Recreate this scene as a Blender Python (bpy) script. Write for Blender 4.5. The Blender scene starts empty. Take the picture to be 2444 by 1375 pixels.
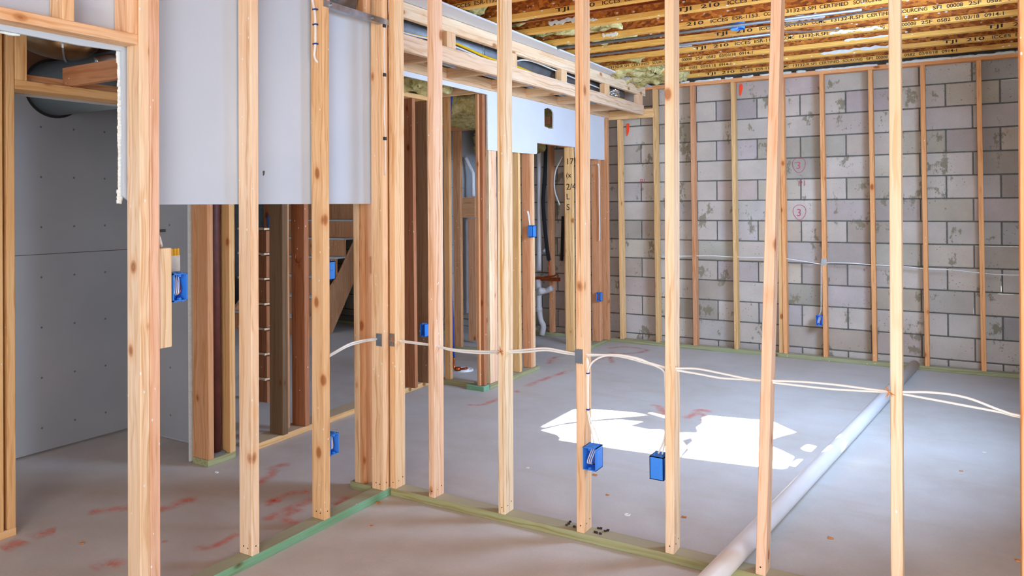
import bpy, bmesh, math, random
from mathutils import Vector, Matrix, noise
from mathutils.geometry import tessellate_polygon
SC = bpy.context.scene
COL = SC.collection
random.seed(7)
PI = math.pi

# ------------------------------------------------------------------ camera
cam_d = bpy.data.cameras.new('camera'); cam = bpy.data.objects.new('camera', cam_d); COL.objects.link(cam)
cam_d.sensor_width = 36.0
cam_d.lens = 1818.97 / 2444 * 36.0
cam_d.shift_x = (1222 - 1213.87) / 2444
cam_d.shift_y = -(687.5 - 476.84) / 2444
cam_d.clip_start = 0.05
R3 = Vector((0.85824396, 0.51317956, -0.00800247)); D3 = Vector((-0.51313941, 0.85827985, 0.00660689)); U3 = Vector((0.01025888, -0.00156395, 0.99994615))
cam.matrix_world = Matrix(((R3.x, U3.x, -D3.x, 0), (R3.y, U3.y, -D3.y, 0), (R3.z, U3.z, -D3.z, 1.48576), (0, 0, 0, 1)))
SC.camera = cam

# ------------------------------------------------------------------ world, sun, daylight, exposure
w = bpy.data.worlds.new('sky'); SC.world = w; w.use_nodes = True
bg = w.node_tree.nodes['Background']; bg.inputs[0].default_value = (0.62, 0.78, 1.0, 1); bg.inputs[1].default_value = 0.9
SUN_EL = math.atan(0.75)
sd = bpy.data.lights.new('sun', 'SUN'); sun = bpy.data.objects.new('sun', sd); COL.objects.link(sun)
sd.energy = 48; sd.angle = 0.006; sd.color = (1.0, 0.99, 0.97)
sun.rotation_euler = Vector((-math.cos(SUN_EL), 0, -math.sin(SUN_EL))).to_track_quat('-Z', 'Y').to_euler()
def area(name, loc, to, sx, sy, power, col):
    d = bpy.data.lights.new(name, 'AREA'); o = bpy.data.objects.new(name, d); COL.objects.link(o)
    d.shape = 'RECTANGLE'; d.size = sx; d.size_y = sy; d.energy = power; d.color = col
    o.location = loc; o.rotation_euler = (Vector(to) - Vector(loc)).to_track_quat('-Z', 'Y').to_euler()
    return o
area('daylight_window', (0.70, 4.9, 2.15), (-2.6, 5.9, 0.9), 1.4, 0.8, 122, (0.50, 0.69, 1.0)).data.spread = 2.3
area('daylight_door', (1.9, 1.2, 1.3), (-2.5, 2.2, 1.9), 2.2, 1.7, 50, (0.80, 0.90, 1.0))
area('daylight_rear', (0.7, -2.3, 1.6), (0.0, 6.0, 1.5), 2.6, 2.0, 160, (1.0, 0.96, 0.92))
area('fill_far_room', (-6.6, 4.6, 1.9), (-5.2, 6.4, 0.3), 1.0, 0.9, 9, (0.75, 0.85, 1.0))  # fill lamp added to brighten the far stairs; no window built there
SC.view_settings.view_transform = 'Standard'
SC.view_settings.look = 'None'
SC.view_settings.exposure = 0.18
SC.view_settings.gamma = 1.0
SC.view_settings.use_curve_mapping = False
SC.cycles.use_denoising = True
SC.cycles.max_bounces = 7
SC.cycles.diffuse_bounces = 5
SC.cycles.glossy_bounces = 3
SC.cycles.sample_clamp_indirect = 6

# ------------------------------------------------------------------ materials
def srgb(r, g, b):
    f = lambda c: (c / 255 / 12.92) if c / 255 <= 0.04045 else ((c / 255 + 0.055) / 1.055) ** 2.4
    return (f(r), f(g), f(b), 1)
class NT:
    def __init__(s, name):
        s.m = bpy.data.materials.new(name); s.m.use_nodes = True; s.t = s.m.node_tree; s.n = s.t.nodes; s.p = s.n['Principled BSDF']
        s.p.inputs['Roughness'].default_value = 0.7
    def add(s, typ, **kw):
        nd = s.n.new(typ)
        for k, v in kw.items():
            if k.startswith('i_'):
                key = k[2:]; key = int(key) if key.isdigit() else key.replace('_', ' ')
                s.put(nd, key, v)
            else: setattr(nd, k, v)
        return nd
    def put(s, nd, key, v):
        if isinstance(v, bpy.types.NodeSocket): s.t.links.new(v, nd.inputs[key])
        else: nd.inputs[key].default_value = v
    def math(s, op, a, b=0.0, c=None, clamp=False):
        nd = s.add('ShaderNodeMath', operation=op, use_clamp=clamp); s.put(nd, 0, a); s.put(nd, 1, b)
        if c is not None: s.put(nd, 2, c)
        return nd.outputs[0]
    def mix(s, f, a, b, typ='MIX'):
        nd = s.add('ShaderNodeMix', data_type='RGBA', blend_type=typ); s.put(nd, 0, f); s.put(nd, 6, a); s.put(nd, 7, b)
        return nd.outputs[2]
    def ramp(s, f, stops):
        nd = s.add('ShaderNodeValToRGB'); s.put(nd, 0, f); e = nd.color_ramp.elements
        e[0].position, e[0].color = stops[0]; e[1].position, e[1].color = stops[1]
        for p, c in stops[2:]:
            x = e.new(p); x.color = c
        return nd.outputs[0]
    def rng(s, f, a, b, c=0.0, d=1.0):
        nd = s.add('ShaderNodeMapRange'); s.put(nd, 0, f); s.put(nd, 1, a); s.put(nd, 2, b); s.put(nd, 3, c); s.put(nd, 4, d)
        return nd.outputs[0]
    def noise(s, vec, scale, detail=3.0, rough=0.55, out=0):
        nd = s.add('ShaderNodeTexNoise'); s.put(nd, 'Vector', vec); s.put(nd, 'Scale', scale); s.put(nd, 'Detail', detail); s.put(nd, 'Roughness', rough)
        return nd.outputs[out]
    def map(s, vec, loc=(0, 0, 0), scale=(1, 1, 1)):
        nd = s.add('ShaderNodeMapping'); s.put(nd, 'Vector', vec); s.put(nd, 'Location', loc); s.put(nd, 'Scale', scale)
        return nd.outputs[0]
    def bump(s, h, strength=0.3, dist=0.01):
        nd = s.add('ShaderNodeBump'); s.put(nd, 'Height', h); s.put(nd, 'Strength', strength); s.put(nd, 'Distance', dist)
        s.t.links.new(nd.outputs[0], s.p.inputs['Normal'])
    def base(s, c): s.put(s.p, 'Base Color', c)

def wood_mat(name, dusty=False, specks=0.5):
    """softwood lumber; the tone of each board comes from its own object colour"""
    t = NT(name)
    tc = t.add('ShaderNodeTexCoord'); oi = t.add('ShaderNodeObjectInfo')
    off = t.add('ShaderNodeCombineXYZ'); r = oi.outputs['Random']
    t.put(off, 0, t.math('MULTIPLY', r, 37.0)); t.put(off, 1, t.math('MULTIPLY', r, 91.0)); t.put(off, 2, t.math('MULTIPLY', r, 53.0))
    va = t.add('ShaderNodeVectorMath', operation='ADD'); t.put(va, 0, tc.outputs['Object']); t.put(va, 1, off.outputs[0]); P = va.outputs[0]
    warp = t.noise(t.map(P, scale=(3, 3, 1.3)), 2.0, 2.0, out=1)
    wv = t.add('ShaderNodeVectorMath', operation='MULTIPLY_ADD'); t.put(wv, 0, warp); wv.inputs[1].default_value = (0.05, 0.05, 0); t.put(wv, 2, P)
    rings = t.noise(t.map(wv.outputs[0], scale=(1, 1, 0.012)), 75.0, 1.5)
    fine = t.noise(t.map(P, scale=(1, 1, 0.03)), 240.0, 2.0)
    broad = t.noise(t.map(P, scale=(6, 6, 0.7)), 1.6, 2.0)
    vor = t.add('ShaderNodeTexVoronoi'); t.put(vor, 'Vector', t.map(wv.outputs[0], scale=(1, 1, 0.6))); t.put(vor, 'Scale', 6.2)
    kd = vor.outputs['Distance']
    knot = t.rng(kd, 0.07, 0.125, 1.0, 0.0)
    halo = t.rng(kd, 0.08, 0.22, 1.0, 0.0)
    g = t.ramp(rings, [(0.30, (0.76, 0.60, 0.45, 1)), (0.62, (1.05, 1.05, 1.04, 1)), (0.46, (0.97, 0.93, 0.87, 1))])
    g = t.mix(t.rng(fine, 0.35, 0.75, 0.0, 0.28), g, (0.72, 0.58, 0.42, 1))
    g = t.mix(t.rng(broad, 0.42, 0.66, 0.0, 0.45), g, (0.92, 0.72, 0.52, 1))
    g = t.mix(t.math('MULTIPLY', halo, 0.4), g, (0.82, 0.5, 0.26, 1))
    kc = t.ramp(t.math('FRACT', t.math('MULTIPLY', kd, 38.0)), [(0.0, (0.5, 0.26, 0.12, 1)), (1.0, (0.34, 0.14, 0.06, 1))])
    g = t.mix(t.math('MULTIPLY', knot, 0.85), g, kc)
    c = t.mix(1.0, g, oi.outputs['Color'], 'MULTIPLY')
    if dusty:
        gn = t.add('ShaderNodeNewGeometry'); sx = t.add('ShaderNodeSeparateXYZ'); t.put(sx, 0, gn.outputs['Normal'])
        c = t.mix(t.math('MULTIPLY', t.rng(sx.outputs[2], 0.8, 0.95), 0.72), c, srgb(176, 170, 150))
    if specks:
        v2 = t.add('ShaderNodeTexVoronoi'); t.put(v2, 'Vector', t.map(P, scale=(1, 1, 0.55))); t.put(v2, 'Scale', 30.0)
        sp = t.math('MULTIPLY', t.rng(v2.outputs['Distance'], 0.07, 0.10, 1.0, 0.0), t.math('GREATER_THAN', t.noise(P, 1.7, 1.0), 0.6 - 0.1 * specks))
        c = t.mix(sp, c, (0.85, 0.85, 0.82, 1))
    t.base(c); t.p.inputs['Roughness'].default_value = 0.72; t.p.inputs['Specular IOR Level'].default_value = 0.25
    t.bump(t.math('ADD', t.math('MULTIPLY', rings, 0.6), t.math('MULTIPLY', fine, 0.4)), 0.15, 0.002)
    return t.m
M = {}
M['wood'] = wood_mat('softwood', specks=0.25)
M['wood_speckled'] = wood_mat('softwood_speckled', specks=1.2)
M['treated'] = wood_mat('treated_wood', dusty=True, specks=0.3)

def simple(name, col, rough=0.5, metal=0.0, var=0.0, nscale=30.0, bump=0.0, spec=None):
    t = NT(name); t.p.inputs['Roughness'].default_value = rough; t.p.inputs['Metallic'].default_value = metal
    if spec is not None: t.p.inputs['Specular IOR Level'].default_value = spec
    if var:
        tc = t.add('ShaderNodeTexCoord'); n = t.noise(tc.outputs['Object'], nscale, 4.0)
        d = tuple(c * (1 - var) for c in col[:3]) + (1,); l = tuple(min(1, c * (1 + var)) for c in col[:3]) + (1,)
        t.base(t.ramp(n, [(0.3, d), (0.7, l)]))
        if bump: t.bump(n, bump, 0.005)
    else: t.base(col)
    return t.m
M['blue'] = simple('blue_plastic', srgb(58, 136, 232), 0.38)
M['blue_dark'] = simple('blue_clip', srgb(20, 60, 130), 0.5)
M['cable'] = simple('white_cable', srgb(232, 230, 226), 0.45)
M['yellow'] = simple('yellow_pipe', srgb(235, 190, 0), 0.45)
M['bluepipe'] = simple('blue_pex', srgb(20, 70, 200), 0.35)
M['copper'] = simple('copper', srgb(205, 110, 70), 0.28, 1.0, 0.25, 20)
M['black'] = simple('black_foam', srgb(28, 28, 32), 0.8)
M['pvc'] = simple('pvc', srgb(226, 226, 228), 0.35, 0, 0.04, 6)
M['iron'] = simple('iron_pipe', srgb(92, 42, 36), 0.55, 0.0, 0.25, 14)
M['galv'] = simple('galvanised', srgb(168, 176, 184), 0.33, 0.9, 0.18, 22, 0.1)
M['galv_dull'] = simple('galvanised_dull', srgb(135, 142, 150), 0.5, 0.75, 0.15, 12)
M['foil'] = simple('foil', srgb(215, 218, 225), 0.22, 1.0, 0.1, 30)
M['dark'] = simple('dark_steel', srgb(35, 34, 36), 0.5)
M['ink'] = simple('ink', srgb(38, 28, 28), 0.8)
M['pencil'] = simple('pencil', srgb(90, 80, 76), 0.8)
M['redink'] = simple('red_crayon', srgb(190, 92, 108), 0.8)
M['bronze'] = simple('bronze_duct', srgb(128, 98, 66), 0.35, 0.8, 0.25, 8)
M['orange'] = simple('orange_paint', srgb(255, 78, 30), 0.8)
M['gypsum'] = simple('gypsum_core', srgb(205, 205, 200), 0.9, 0, 0.08, 60)
M['foam'] = simple('white_foam', srgb(228, 232, 228), 0.85, 0, 0.06, 40, 0.5)
M['duct_wrap'] = simple('duct_wrap', srgb(122, 134, 134), 0.55, 0, 0.06, 6)
M['yellow_wire'] = simple('yellow_device', srgb(220, 170, 20), 0.5)
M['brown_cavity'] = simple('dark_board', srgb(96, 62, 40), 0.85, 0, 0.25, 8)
M['shaving'] = simple('wood_shaving', srgb(196, 130, 74), 0.8, 0, 0.2, 40)

def drywall_mat():
    t = NT('drywall'); tc = t.add('ShaderNodeTexCoord'); P = tc.outputs['Object']
    n = t.noise(P, 1.3, 3.0); f = t.noise(P, 160.0, 2.0)
    c = t.ramp(n, [(0.3, srgb(186, 198, 212)), (0.7, srgb(198, 208, 220))])
    v = t.add('ShaderNodeTexVoronoi'); t.put(v, 'Vector', P); t.put(v, 'Scale', 3.2)
    c = t.mix(t.rng(v.outputs['Distance'], 0.012, 0.02, 0.75, 0.0), c, srgb(70, 70, 76))
    t.base(c); t.bump(f, 0.05, 0.002); t.p.inputs['Roughness'].default_value = 0.85; t.p.inputs['Specular IOR Level'].default_value = 0.2
    return t.m
M['drywall'] = drywall_mat()
M['drywall_lit'] = simple('drywall_lit', srgb(216, 219, 224), 0.85, 0, 0.02, 5)  # brighter copy of the drywall, floor bounce light painted into its colour
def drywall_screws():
    """drywall with rows of screw heads; shade painted into its grey"""
    t = NT('drywall_shade'); tc = t.add('ShaderNodeTexCoord'); P = tc.outputs['Object']
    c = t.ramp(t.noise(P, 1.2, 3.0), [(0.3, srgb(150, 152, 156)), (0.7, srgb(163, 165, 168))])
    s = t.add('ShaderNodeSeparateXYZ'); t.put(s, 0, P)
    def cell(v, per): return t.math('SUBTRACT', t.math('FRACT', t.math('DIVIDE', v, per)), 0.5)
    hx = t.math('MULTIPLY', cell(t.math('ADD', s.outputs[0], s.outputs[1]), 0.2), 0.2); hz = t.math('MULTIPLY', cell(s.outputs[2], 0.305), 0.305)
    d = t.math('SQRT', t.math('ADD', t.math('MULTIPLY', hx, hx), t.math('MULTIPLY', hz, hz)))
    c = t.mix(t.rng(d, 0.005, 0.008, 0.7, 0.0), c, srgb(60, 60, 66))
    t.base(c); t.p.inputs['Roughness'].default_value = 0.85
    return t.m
M['drywall_shade'] = drywall_screws()  # same drywall as elsewhere, darkened to paint in the closet shade

def concrete():
    t = NT('concrete'); g = t.add('ShaderNodeNewGeometry'); P = g.outputs['Position']
    a = t.noise(P, 0.9, 5.0, 0.62); b = t.noise(P, 6.0, 5.0, 0.65); f = t.noise(P, 90.0, 3.0)
    st = t.noise(t.map(P, scale=(0.5, 2.4, 1)), 2.2, 4.0, 0.6)
    c = t.ramp(a, [(0.28, srgb(182, 176, 168)), (0.72, srgb(206, 207, 208)), (0.5, srgb(196, 194, 190))])
    c = t.mix(t.rng(b, 0.42, 0.72, 0.0, 0.35), c, srgb(218, 214, 210))
    c = t.mix(t.rng(st, 0.56, 0.74, 0.0, 0.35), c, srgb(184, 168, 148))
    c = t.mix(t.rng(f, 0.3, 0.8, 0.0, 0.14), c, srgb(140, 132, 126))
    t.base(c); t.put(t.p, 'Roughness', t.rng(b, 0.3, 0.7, 0.5, 0.72)); t.p.inputs['Specular IOR Level'].default_value = 0.35
    t.bump(t.math('ADD', t.math('MULTIPLY', b, 0.5), f), 0.12, 0.004)
    return t.m
M['concrete'] = concrete()
def block():
    t = NT('concrete_block'); g = t.add('ShaderNodeNewGeometry'); P = g.outputs['Position']
    at = t.add('ShaderNodeAttribute', attribute_name='tone')
    a = t.noise(P, 2.2, 4.0, 0.6); f = t.noise(P, 130.0, 3.0, 0.7)
    c = t.ramp(a, [(0.3, srgb(184, 174, 162)), (0.7, srgb(208, 200, 190))])
    c = t.mix(1.0, c, at.outputs['Color'], 'MULTIPLY')
    sm = t.noise(t.map(P, scale=(3.2, 1, 2.2)), 1.9, 5.0, 0.68)
    c = t.mix(t.rng(sm, 0.59, 0.63, 0.0, 0.78), c, srgb(124, 118, 92))
    v = t.add('ShaderNodeTexVoronoi'); t.put(v, 'Vector', t.map(P, scale=(1, 1, 1.5))); t.put(v, 'Scale', 26.0)
    pit = t.math('MULTIPLY', t.rng(v.outputs['Distance'], 0.10, 0.17, 1.0, 0.0), t.math('GREATER_THAN', t.noise(P, 3.5, 2.0), 0.57))
    c = t.mix(t.math('MULTIPLY', pit, 0.7), c, srgb(82, 76, 66))
    c = t.mix(t.rng(f, 0.35, 0.8, 0.0, 0.2), c, srgb(110, 105, 100))
    t.base(c); t.bump(t.math('SUBTRACT', t.math('ADD', f, t.math('MULTIPLY', a, 0.4)), t.math('MULTIPLY', pit, 0.8)), 0.4, 0.004); t.p.inputs['Roughness'].default_value = 0.92
    return t.m
M['block'] = block()
def mortar():
    t = NT('mortar'); g = t.add('ShaderNodeNewGeometry'); n = t.noise(g.outputs['Position'], 40.0, 4.0, 0.7)
    t.base(t.ramp(n, [(0.3, srgb(88, 88, 84)), (0.7, srgb(112, 112, 106))])); t.bump(n, 0.5, 0.006); t.p.inputs['Roughness'].default_value = 0.95
    return t.m
M['mortar'] = mortar()
def osb():
    t = NT('strand_board'); g = t.add('ShaderNodeNewGeometry'); P = g.outputs['Position']
    v = t.add('ShaderNodeTexVoronoi'); t.put(v, 'Vector', t.map(P, scale=(1, 1, 1.8))); t.put(v, 'Scale', 34.0); t.put(v, 'Randomness', 1.0)
    s = t.add('ShaderNodeSeparateColor'); t.put(s, 0, v.outputs['Color'])
    n = t.noise(t.map(P, scale=(1, 1, 3)), 60.0, 3.0)
    c = t.ramp(s.outputs[0], [(0.0, srgb(120, 62, 18)), (1.0, srgb(232, 152, 56)), (0.5, srgb(196, 108, 34))])
    c = t.mix(t.rng(n, 0.35, 0.7, 0.0, 0.5), c, srgb(138, 72, 22))
    w2 = t.add('ShaderNodeTexVoronoi'); t.put(w2, 'Vector', t.map(P, scale=(1, 1, 2))); t.put(w2, 'Scale', 16.0)
    sp = t.math('MULTIPLY', t.rng(w2.outputs['Distance'], 0.13, 0.18, 1.0, 0.0), t.math('GREATER_THAN', t.noise(P, 2.6, 2.0), 0.49))
    c = t.mix(sp, c, (0.88, 0.88, 0.84, 1))
    t.base(c); t.p.inputs['Roughness'].default_value = 0.75
    return t.m
M['osb'] = osb()
def flange():
    t = NT('laminated_flange'); g = t.add('ShaderNodeNewGeometry'); P = g.outputs['Position']
    n = t.noise(t.map(P, scale=(0.06, 1, 1)), 130.0, 3.0)
    c = t.ramp(n, [(0.3, srgb(222, 160, 66)), (0.7, srgb(248, 198, 104))])
    n2 = t.noise(t.map(P, scale=(0.6, 1, 1)), 5.0, 3.0)
    c = t.mix(t.rng(n2, 0.56, 0.72, 0.0, 0.55), c, srgb(188, 112, 52))
    w2 = t.add('ShaderNodeTexVoronoi'); t.put(w2, 'Vector', t.map(P, scale=(0.8, 1, 1.5))); t.put(w2, 'Scale', 20.0)
    sp = t.math('MULTIPLY', t.rng(w2.outputs['Distance'], 0.12, 0.16, 1.0, 0.0), t.math('GREATER_THAN', t.noise(P, 2.1, 2.0), 0.50))
    c = t.mix(sp, c, (0.9, 0.9, 0.87, 1))
    t.base(c); t.p.inputs['Roughness'].default_value = 0.6
    return t.m
M['flange'] = flange()
def wool():
    t = NT('mineral_wool'); tc = t.add('ShaderNodeTexCoord'); n = t.noise(tc.outputs['Object'], 14.0, 6.0, 0.75)
    t.base(t.ramp(n, [(0.32, srgb(132, 116, 60)), (0.62, srgb(238, 228, 172)), (0.46, srgb(206, 192, 122))])); t.bump(n, 0.9, 0.03); t.p.inputs['Roughness'].default_value = 0.95
    return t.m
M['wool'] = wool()
def spray():
    t = NT('sprayed_red_paint'); tc = t.add('ShaderNodeTexCoord'); s = t.add('ShaderNodeSeparateXYZ'); t.put(s, 0, tc.outputs['UV'])
    v = t.math('ABSOLUTE', t.math('SUBTRACT', t.math('MULTIPLY', s.outputs[1], 2.0), 1.0))
    fall = t.rng(v, 0.05, 1.0, 0.55, 0.0)
    ends = t.math('MULTIPLY', t.rng(s.outputs[0], 0.0, 0.12), t.rng(s.outputs[0], 0.88, 1.0, 1.0, 0.0))
    g = t.add('ShaderNodeNewGeometry'); n = t.noise(g.outputs['Position'], 11.0, 5.0, 0.7)
    a = t.math('MULTIPLY', t.math('MULTIPLY', fall, ends), t.rng(n, 0.36, 0.6, 0.1, 1.0))
    t.put(t.p, 'Alpha', a); t.base(srgb(250, 136, 112)); t.p.inputs['Roughness'].default_value = 0.8
    return t.m
M['spray'] = spray()

# ------------------------------------------------------------------ helpers
def tag(o, label=None, cat=None, group=None, kind=None):
    if label: o['label'] = label
    if cat: o['category'] = cat
    if group: o['group'] = group
    if kind: o['kind'] = kind
    return o
def link(name, bm, mat, parent=None, smooth=False):
    me = bpy.data.meshes.new(name); bm.to_mesh(me); bm.free()
    for m in (mat if isinstance(mat, list) else [mat]): me.materials.append(m)
    if smooth:
        for p in me.polygons: p.use_smooth = True
    o = bpy.data.objects.new(name, me); COL.objects.link(o)
    if parent: o.parent = parent
    return o
def place(o, origin):
    """move a mesh's origin to a point without moving its shape"""
    v = Vector(origin); o.data.transform(Matrix.Translation(-v)); o.location = v
    return o
def empty(name, loc):
    o = bpy.data.objects.new(name, None); o.empty_display_size = 0.05; o.location = loc; COL.objects.link(o); return o
def box(bm, x0, x1, y0, y1, z0, z1, bev=0.0):
    vs = [bm.verts.new(p) for p in ((x0, y0, z0), (x1, y0, z0), (x1, y1, z0), (x0, y1, z0), (x0, y0, z1), (x1, y0, z1), (x1, y1, z1), (x0, y1, z1))]
    fs = [bm.faces.new([vs[i] for i in q]) for q in ((3, 2, 1, 0), (4, 5, 6, 7), (0, 1, 5, 4), (1, 2, 6, 5), (2, 3, 7, 6), (3, 0, 4, 7))]
    if bev: bmesh.ops.bevel(bm, geom=list({e for f in fs for e in f.edges}), offset=bev, segments=1, affect='EDGES')
def tube(bm, pts, r, seg=10, smooth_n=6, closed=False):
    pts = [Vector(p) for p in pts]
    if smooth_n > 1 and len(pts) > 2:
        q = []
        P = [pts[0] * 2 - pts[1]] + pts + [pts[-1] * 2 - pts[-2]]
        for i in range(1, len(P) - 2):
            for k in range(smooth_n):
                u = k / smooth_n; a, b, c, d = P[i - 1], P[i], P[i + 1], P[i + 2]
                q.append(0.5 * ((2 * b) + (c - a) * u + (2 * a - 5 * b + 4 * c - d) * u * u + (3 * b - a - 3 * c + d) * u ** 3))
        q.append(pts[-1]); pts = q
    rings = []; n = None
    for i, p in enumerate(pts):
        t = (pts[min(i + 1, len(pts) - 1)] - pts[max(i - 1, 0)]).normalized()
        if n is None: n = t.orthogonal().normalized()
        n = (n - t * n.dot(t)).normalized(); b = t.cross(n)
        rings.append([bm.verts.new(p + (n * math.cos(a) + b * math.sin(a)) * r) for a in [2 * PI * k / seg for k in range(seg)]])
    for i in range(len(rings) - 1):
        for k in range(seg): bm.faces.new((rings[i][k], rings[i][(k + 1) % seg], rings[i + 1][(k + 1) % seg], rings[i + 1][k]))
    bm.faces.new(list(reversed(rings[0]))); bm.faces.new(rings[-1])
def cyl(bm, p0, p1, r, seg=20): tube(bm, [p0, p1], r, seg, 1)
def ring(bm, c, axis, r0, r1, h, seg=24):
    """flat washer of inner radius r0 and outer r1"""
    a = Vector(axis).normalized(); n = a.orthogonal().normalized(); b = a.cross(n); c = Vector(c); L = []
    for rr, hh in ((r0, 0), (r1, 0), (r1, h), (r0, h)): L.append([bm.verts.new(c + (n * math.cos(2 * PI * k / seg) + b * math.sin(2 * PI * k / seg)) * rr + a * hh) for k in range(seg)])
    for j in range(4):
        for k in range(seg): bm.faces.new((L[j][k], L[j][(k + 1) % seg], L[(j + 1) % 4][(k + 1) % seg], L[(j + 1) % 4][k]))
def prism(bm, poly, axis, a0, a1, holes=()):
    """2-D outline (with holes) pulled along an axis: 'x' takes (y,z), 'y' takes (x,z), 'z' takes (x,y)"""
    loops = [poly] + list(holes)
    def P(u, v, w): return {'x': (w, u, v), 'y': (u, w, v), 'z': (u, v, w)}[axis]
    tri = tessellate_polygon([[Vector((u, v, 0)) for u, v in l] for l in loops])
    flat = [q for l in loops for q in l]
    A = [bm.verts.new(P(u, v, a0)) for u, v in flat]; B = [bm.verts.new(P(u, v, a1)) for u, v in flat]
    for t in tri:
        try: bm.faces.new([A[i] for i in t]); bm.faces.new([B[i] for i in reversed(t)])
        except ValueError: pass
    k = 0
    for l in loops:
        n = len(l)
        for i in range(n):
            j = (i + 1) % n; bm.faces.new((A[k + i], A[k + j], B[k + j], B[k + i]))
        k += n
    bmesh.ops.recalc_face_normals(bm, faces=bm.faces)
def lump(bm, x0, x1, y0, y1, z0, z1, n=(10, 10, 5), amp=0.03, freq=9.0, seed=0):
    """torn, bulging padding: a box whose surface is pushed about by noise"""
    cx, cy, cz = (x0 + x1) / 2, (y0 + y1) / 2, (z0 + z1) / 2
    tmp = bmesh.new(); bmesh.ops.create_cube(tmp, size=1.0)
    bmesh.ops.subdivide_edges(tmp, edges=tmp.edges, cuts=max(n), use_grid_fill=True)
    vm = {}
    for v in tmp.verts:
        c = v.co.copy(); rr = c.length / 0.87; c = c * (1 - 0.22 * max(0, rr - 0.5))
        p = Vector((cx + c.x * (x1 - x0), cy + c.y * (y1 - y0), cz + c.z * (z1 - z0)))
        d = noise.noise_vector((p + Vector((seed, seed * 2.3, 0))) * freq) * amp + noise.noise_vector((p + Vector((seed, 0, 5))) * freq * 3) * amp * 0.45
        vm[v] = bm.verts.new(p + d)
    for f in tmp.faces: bm.faces.new([vm[v] for v in f.verts])
    tmp.free()
# wood tones (the board's own colour; RED and FIR paint shade into back boards)
PINE = (0.82, 0.57, 0.36, 1); CREAM = (0.87, 0.69, 0.50, 1); PINK = (0.86, 0.58, 0.42, 1); ORANGE = (0.86, 0.44, 0.20, 1)
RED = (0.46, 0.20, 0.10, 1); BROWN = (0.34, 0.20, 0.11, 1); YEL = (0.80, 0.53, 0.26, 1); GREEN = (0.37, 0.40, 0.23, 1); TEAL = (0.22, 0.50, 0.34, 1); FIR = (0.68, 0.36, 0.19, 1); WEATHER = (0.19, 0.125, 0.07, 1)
def lum(name, label, b, axis='z', tone=PINE, cat='stud', group=None, lean=(0, 0), mat='wood', parent=None, kind=None, bev=0.0025):
    """a sawn board filling box b = (x0,x1,y0,y1,z0,z1); its grain runs along the axis; lean shifts the far end"""
    x0, x1, y0, y1, z0, z1 = b; bm = bmesh.new()
    if axis == 'z': o0 = Vector(((x0 + x1) / 2, (y0 + y1) / 2, z0)); ex = Vector((1, 0, 0)); ez = Vector((lean[0], lean[1], z1 - z0)); W, D = x1 - x0, y1 - y0
    elif axis == 'x': o0 = Vector((x0, (y0 + y1) / 2, (z0 + z1) / 2)); ex = Vector((0, 1, 0)); ez = Vector((x1 - x0, lean[0], lean[1])); W, D = y1 - y0, z1 - z0
    else: o0 = Vector(((x0 + x1) / 2, y0, (z0 + z1) / 2)); ex = Vector((0, 0, 1)); ez = Vector((lean[0], y1 - y0, lean[1])); W, D = z1 - z0, x1 - x0
    Ln = ez.length; ez.normalize(); ey = ez.cross(ex).normalized(); ex = ey.cross(ez)
    box(bm, -W / 2, W / 2, -D / 2, D / 2, 0, Ln, bev)
    o = link(name, bm, M[mat], parent)
    o.matrix_world = Matrix(((ex.x, ey.x, ez.x, o0.x), (ex.y, ey.y, ez.y, o0.y), (ex.z, ey.z, ez.z, o0.z), (0, 0, 0, 1)))
    v = random.uniform(0.93, 1.07); o.color = (tone[0] * v, tone[1] * v * random.uniform(0.97, 1.03), tone[2] * v, 1)
    if parent is None: tag(o, label, cat, group, kind)
    elif label: o['label'] = label
    return o
def nails(o, spots):
    """dark nail heads on a stud: spots are (x, z) on its front or (y, z) on its side, world space"""
    for p, n in spots:
        bm = bmesh.new(); p = Vector(p); n = Vector(n); cyl(bm, p - n * 0.001, p + n * 0.0012, random.uniform(0.0022, 0.0034), 8)
        k = link('nail_head', bm, M['dark']); mb = k.matrix_basis.copy(); k.parent = o; k.matrix_parent_inverse = o.matrix_basis.inverted(); k.matrix_basis = mb
def text(name, s, size, loc, mat, parent, rot=(PI / 2, 0, 0), sx=1.0, ext=0.0004, off=0.0):
    c = bpy.data.curves.new(name, 'FONT'); c.body = s; c.size = size; c.extrude = ext; c.offset = off
    o = bpy.data.objects.new(name + '_tmp', c); COL.objects.link(o); dg = bpy.context.evaluated_depsgraph_get()
    me = bpy.data.meshes.new_from_object(o.evaluated_get(dg)); COL.objects.unlink(o); bpy.data.objects.remove(o)
    me.transform(Matrix.Scale(sx, 4, (1, 0, 0))); me.materials.clear(); me.materials.append(mat)
    r = bpy.data.objects.new(name, me); COL.objects.link(r)
    mw = Matrix.Translation(loc) @ Matrix.Rotation(rot[2], 4, 'Z') @ Matrix.Rotation(rot[0], 4, 'X') @ Matrix.Rotation(rot[1], 4, 'Y')
    if parent: r.parent = parent; r.matrix_parent_inverse = parent.matrix_basis.inverted()
    r.matrix_basis = mw
    return r
def child_world(o, parent):
    """parent a part whose coordinates are already in world space"""
    mb = o.matrix_basis.copy(); o.parent = parent; o.matrix_parent_inverse = parent.matrix_basis.inverted(); o.matrix_basis = mb
    return o

# ------------------------------------------------------------------ shell of the basement
CZ = 2.73           # underside of the joists
bm = bmesh.new(); box(bm, -9, 3.0, -3.0, 9.2, -0.12, 0.0); floor = tag(link('floor', bm, M['concrete']), 'smooth grey concrete slab with red spray marks and a sunlit patch', kind='structure')
bm = bmesh.new(); prism(bm, [(-9, -3), (2.15, -3), (2.15, 3.35), (0.9, 3.35), (0.9, 9.2), (-9, 9.2)], 'z', CZ + 0.26, CZ + 0.30); tag(link('ceiling', bm, M['osb']), 'orange strand board subfloor above the joists', kind='structure')
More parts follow.
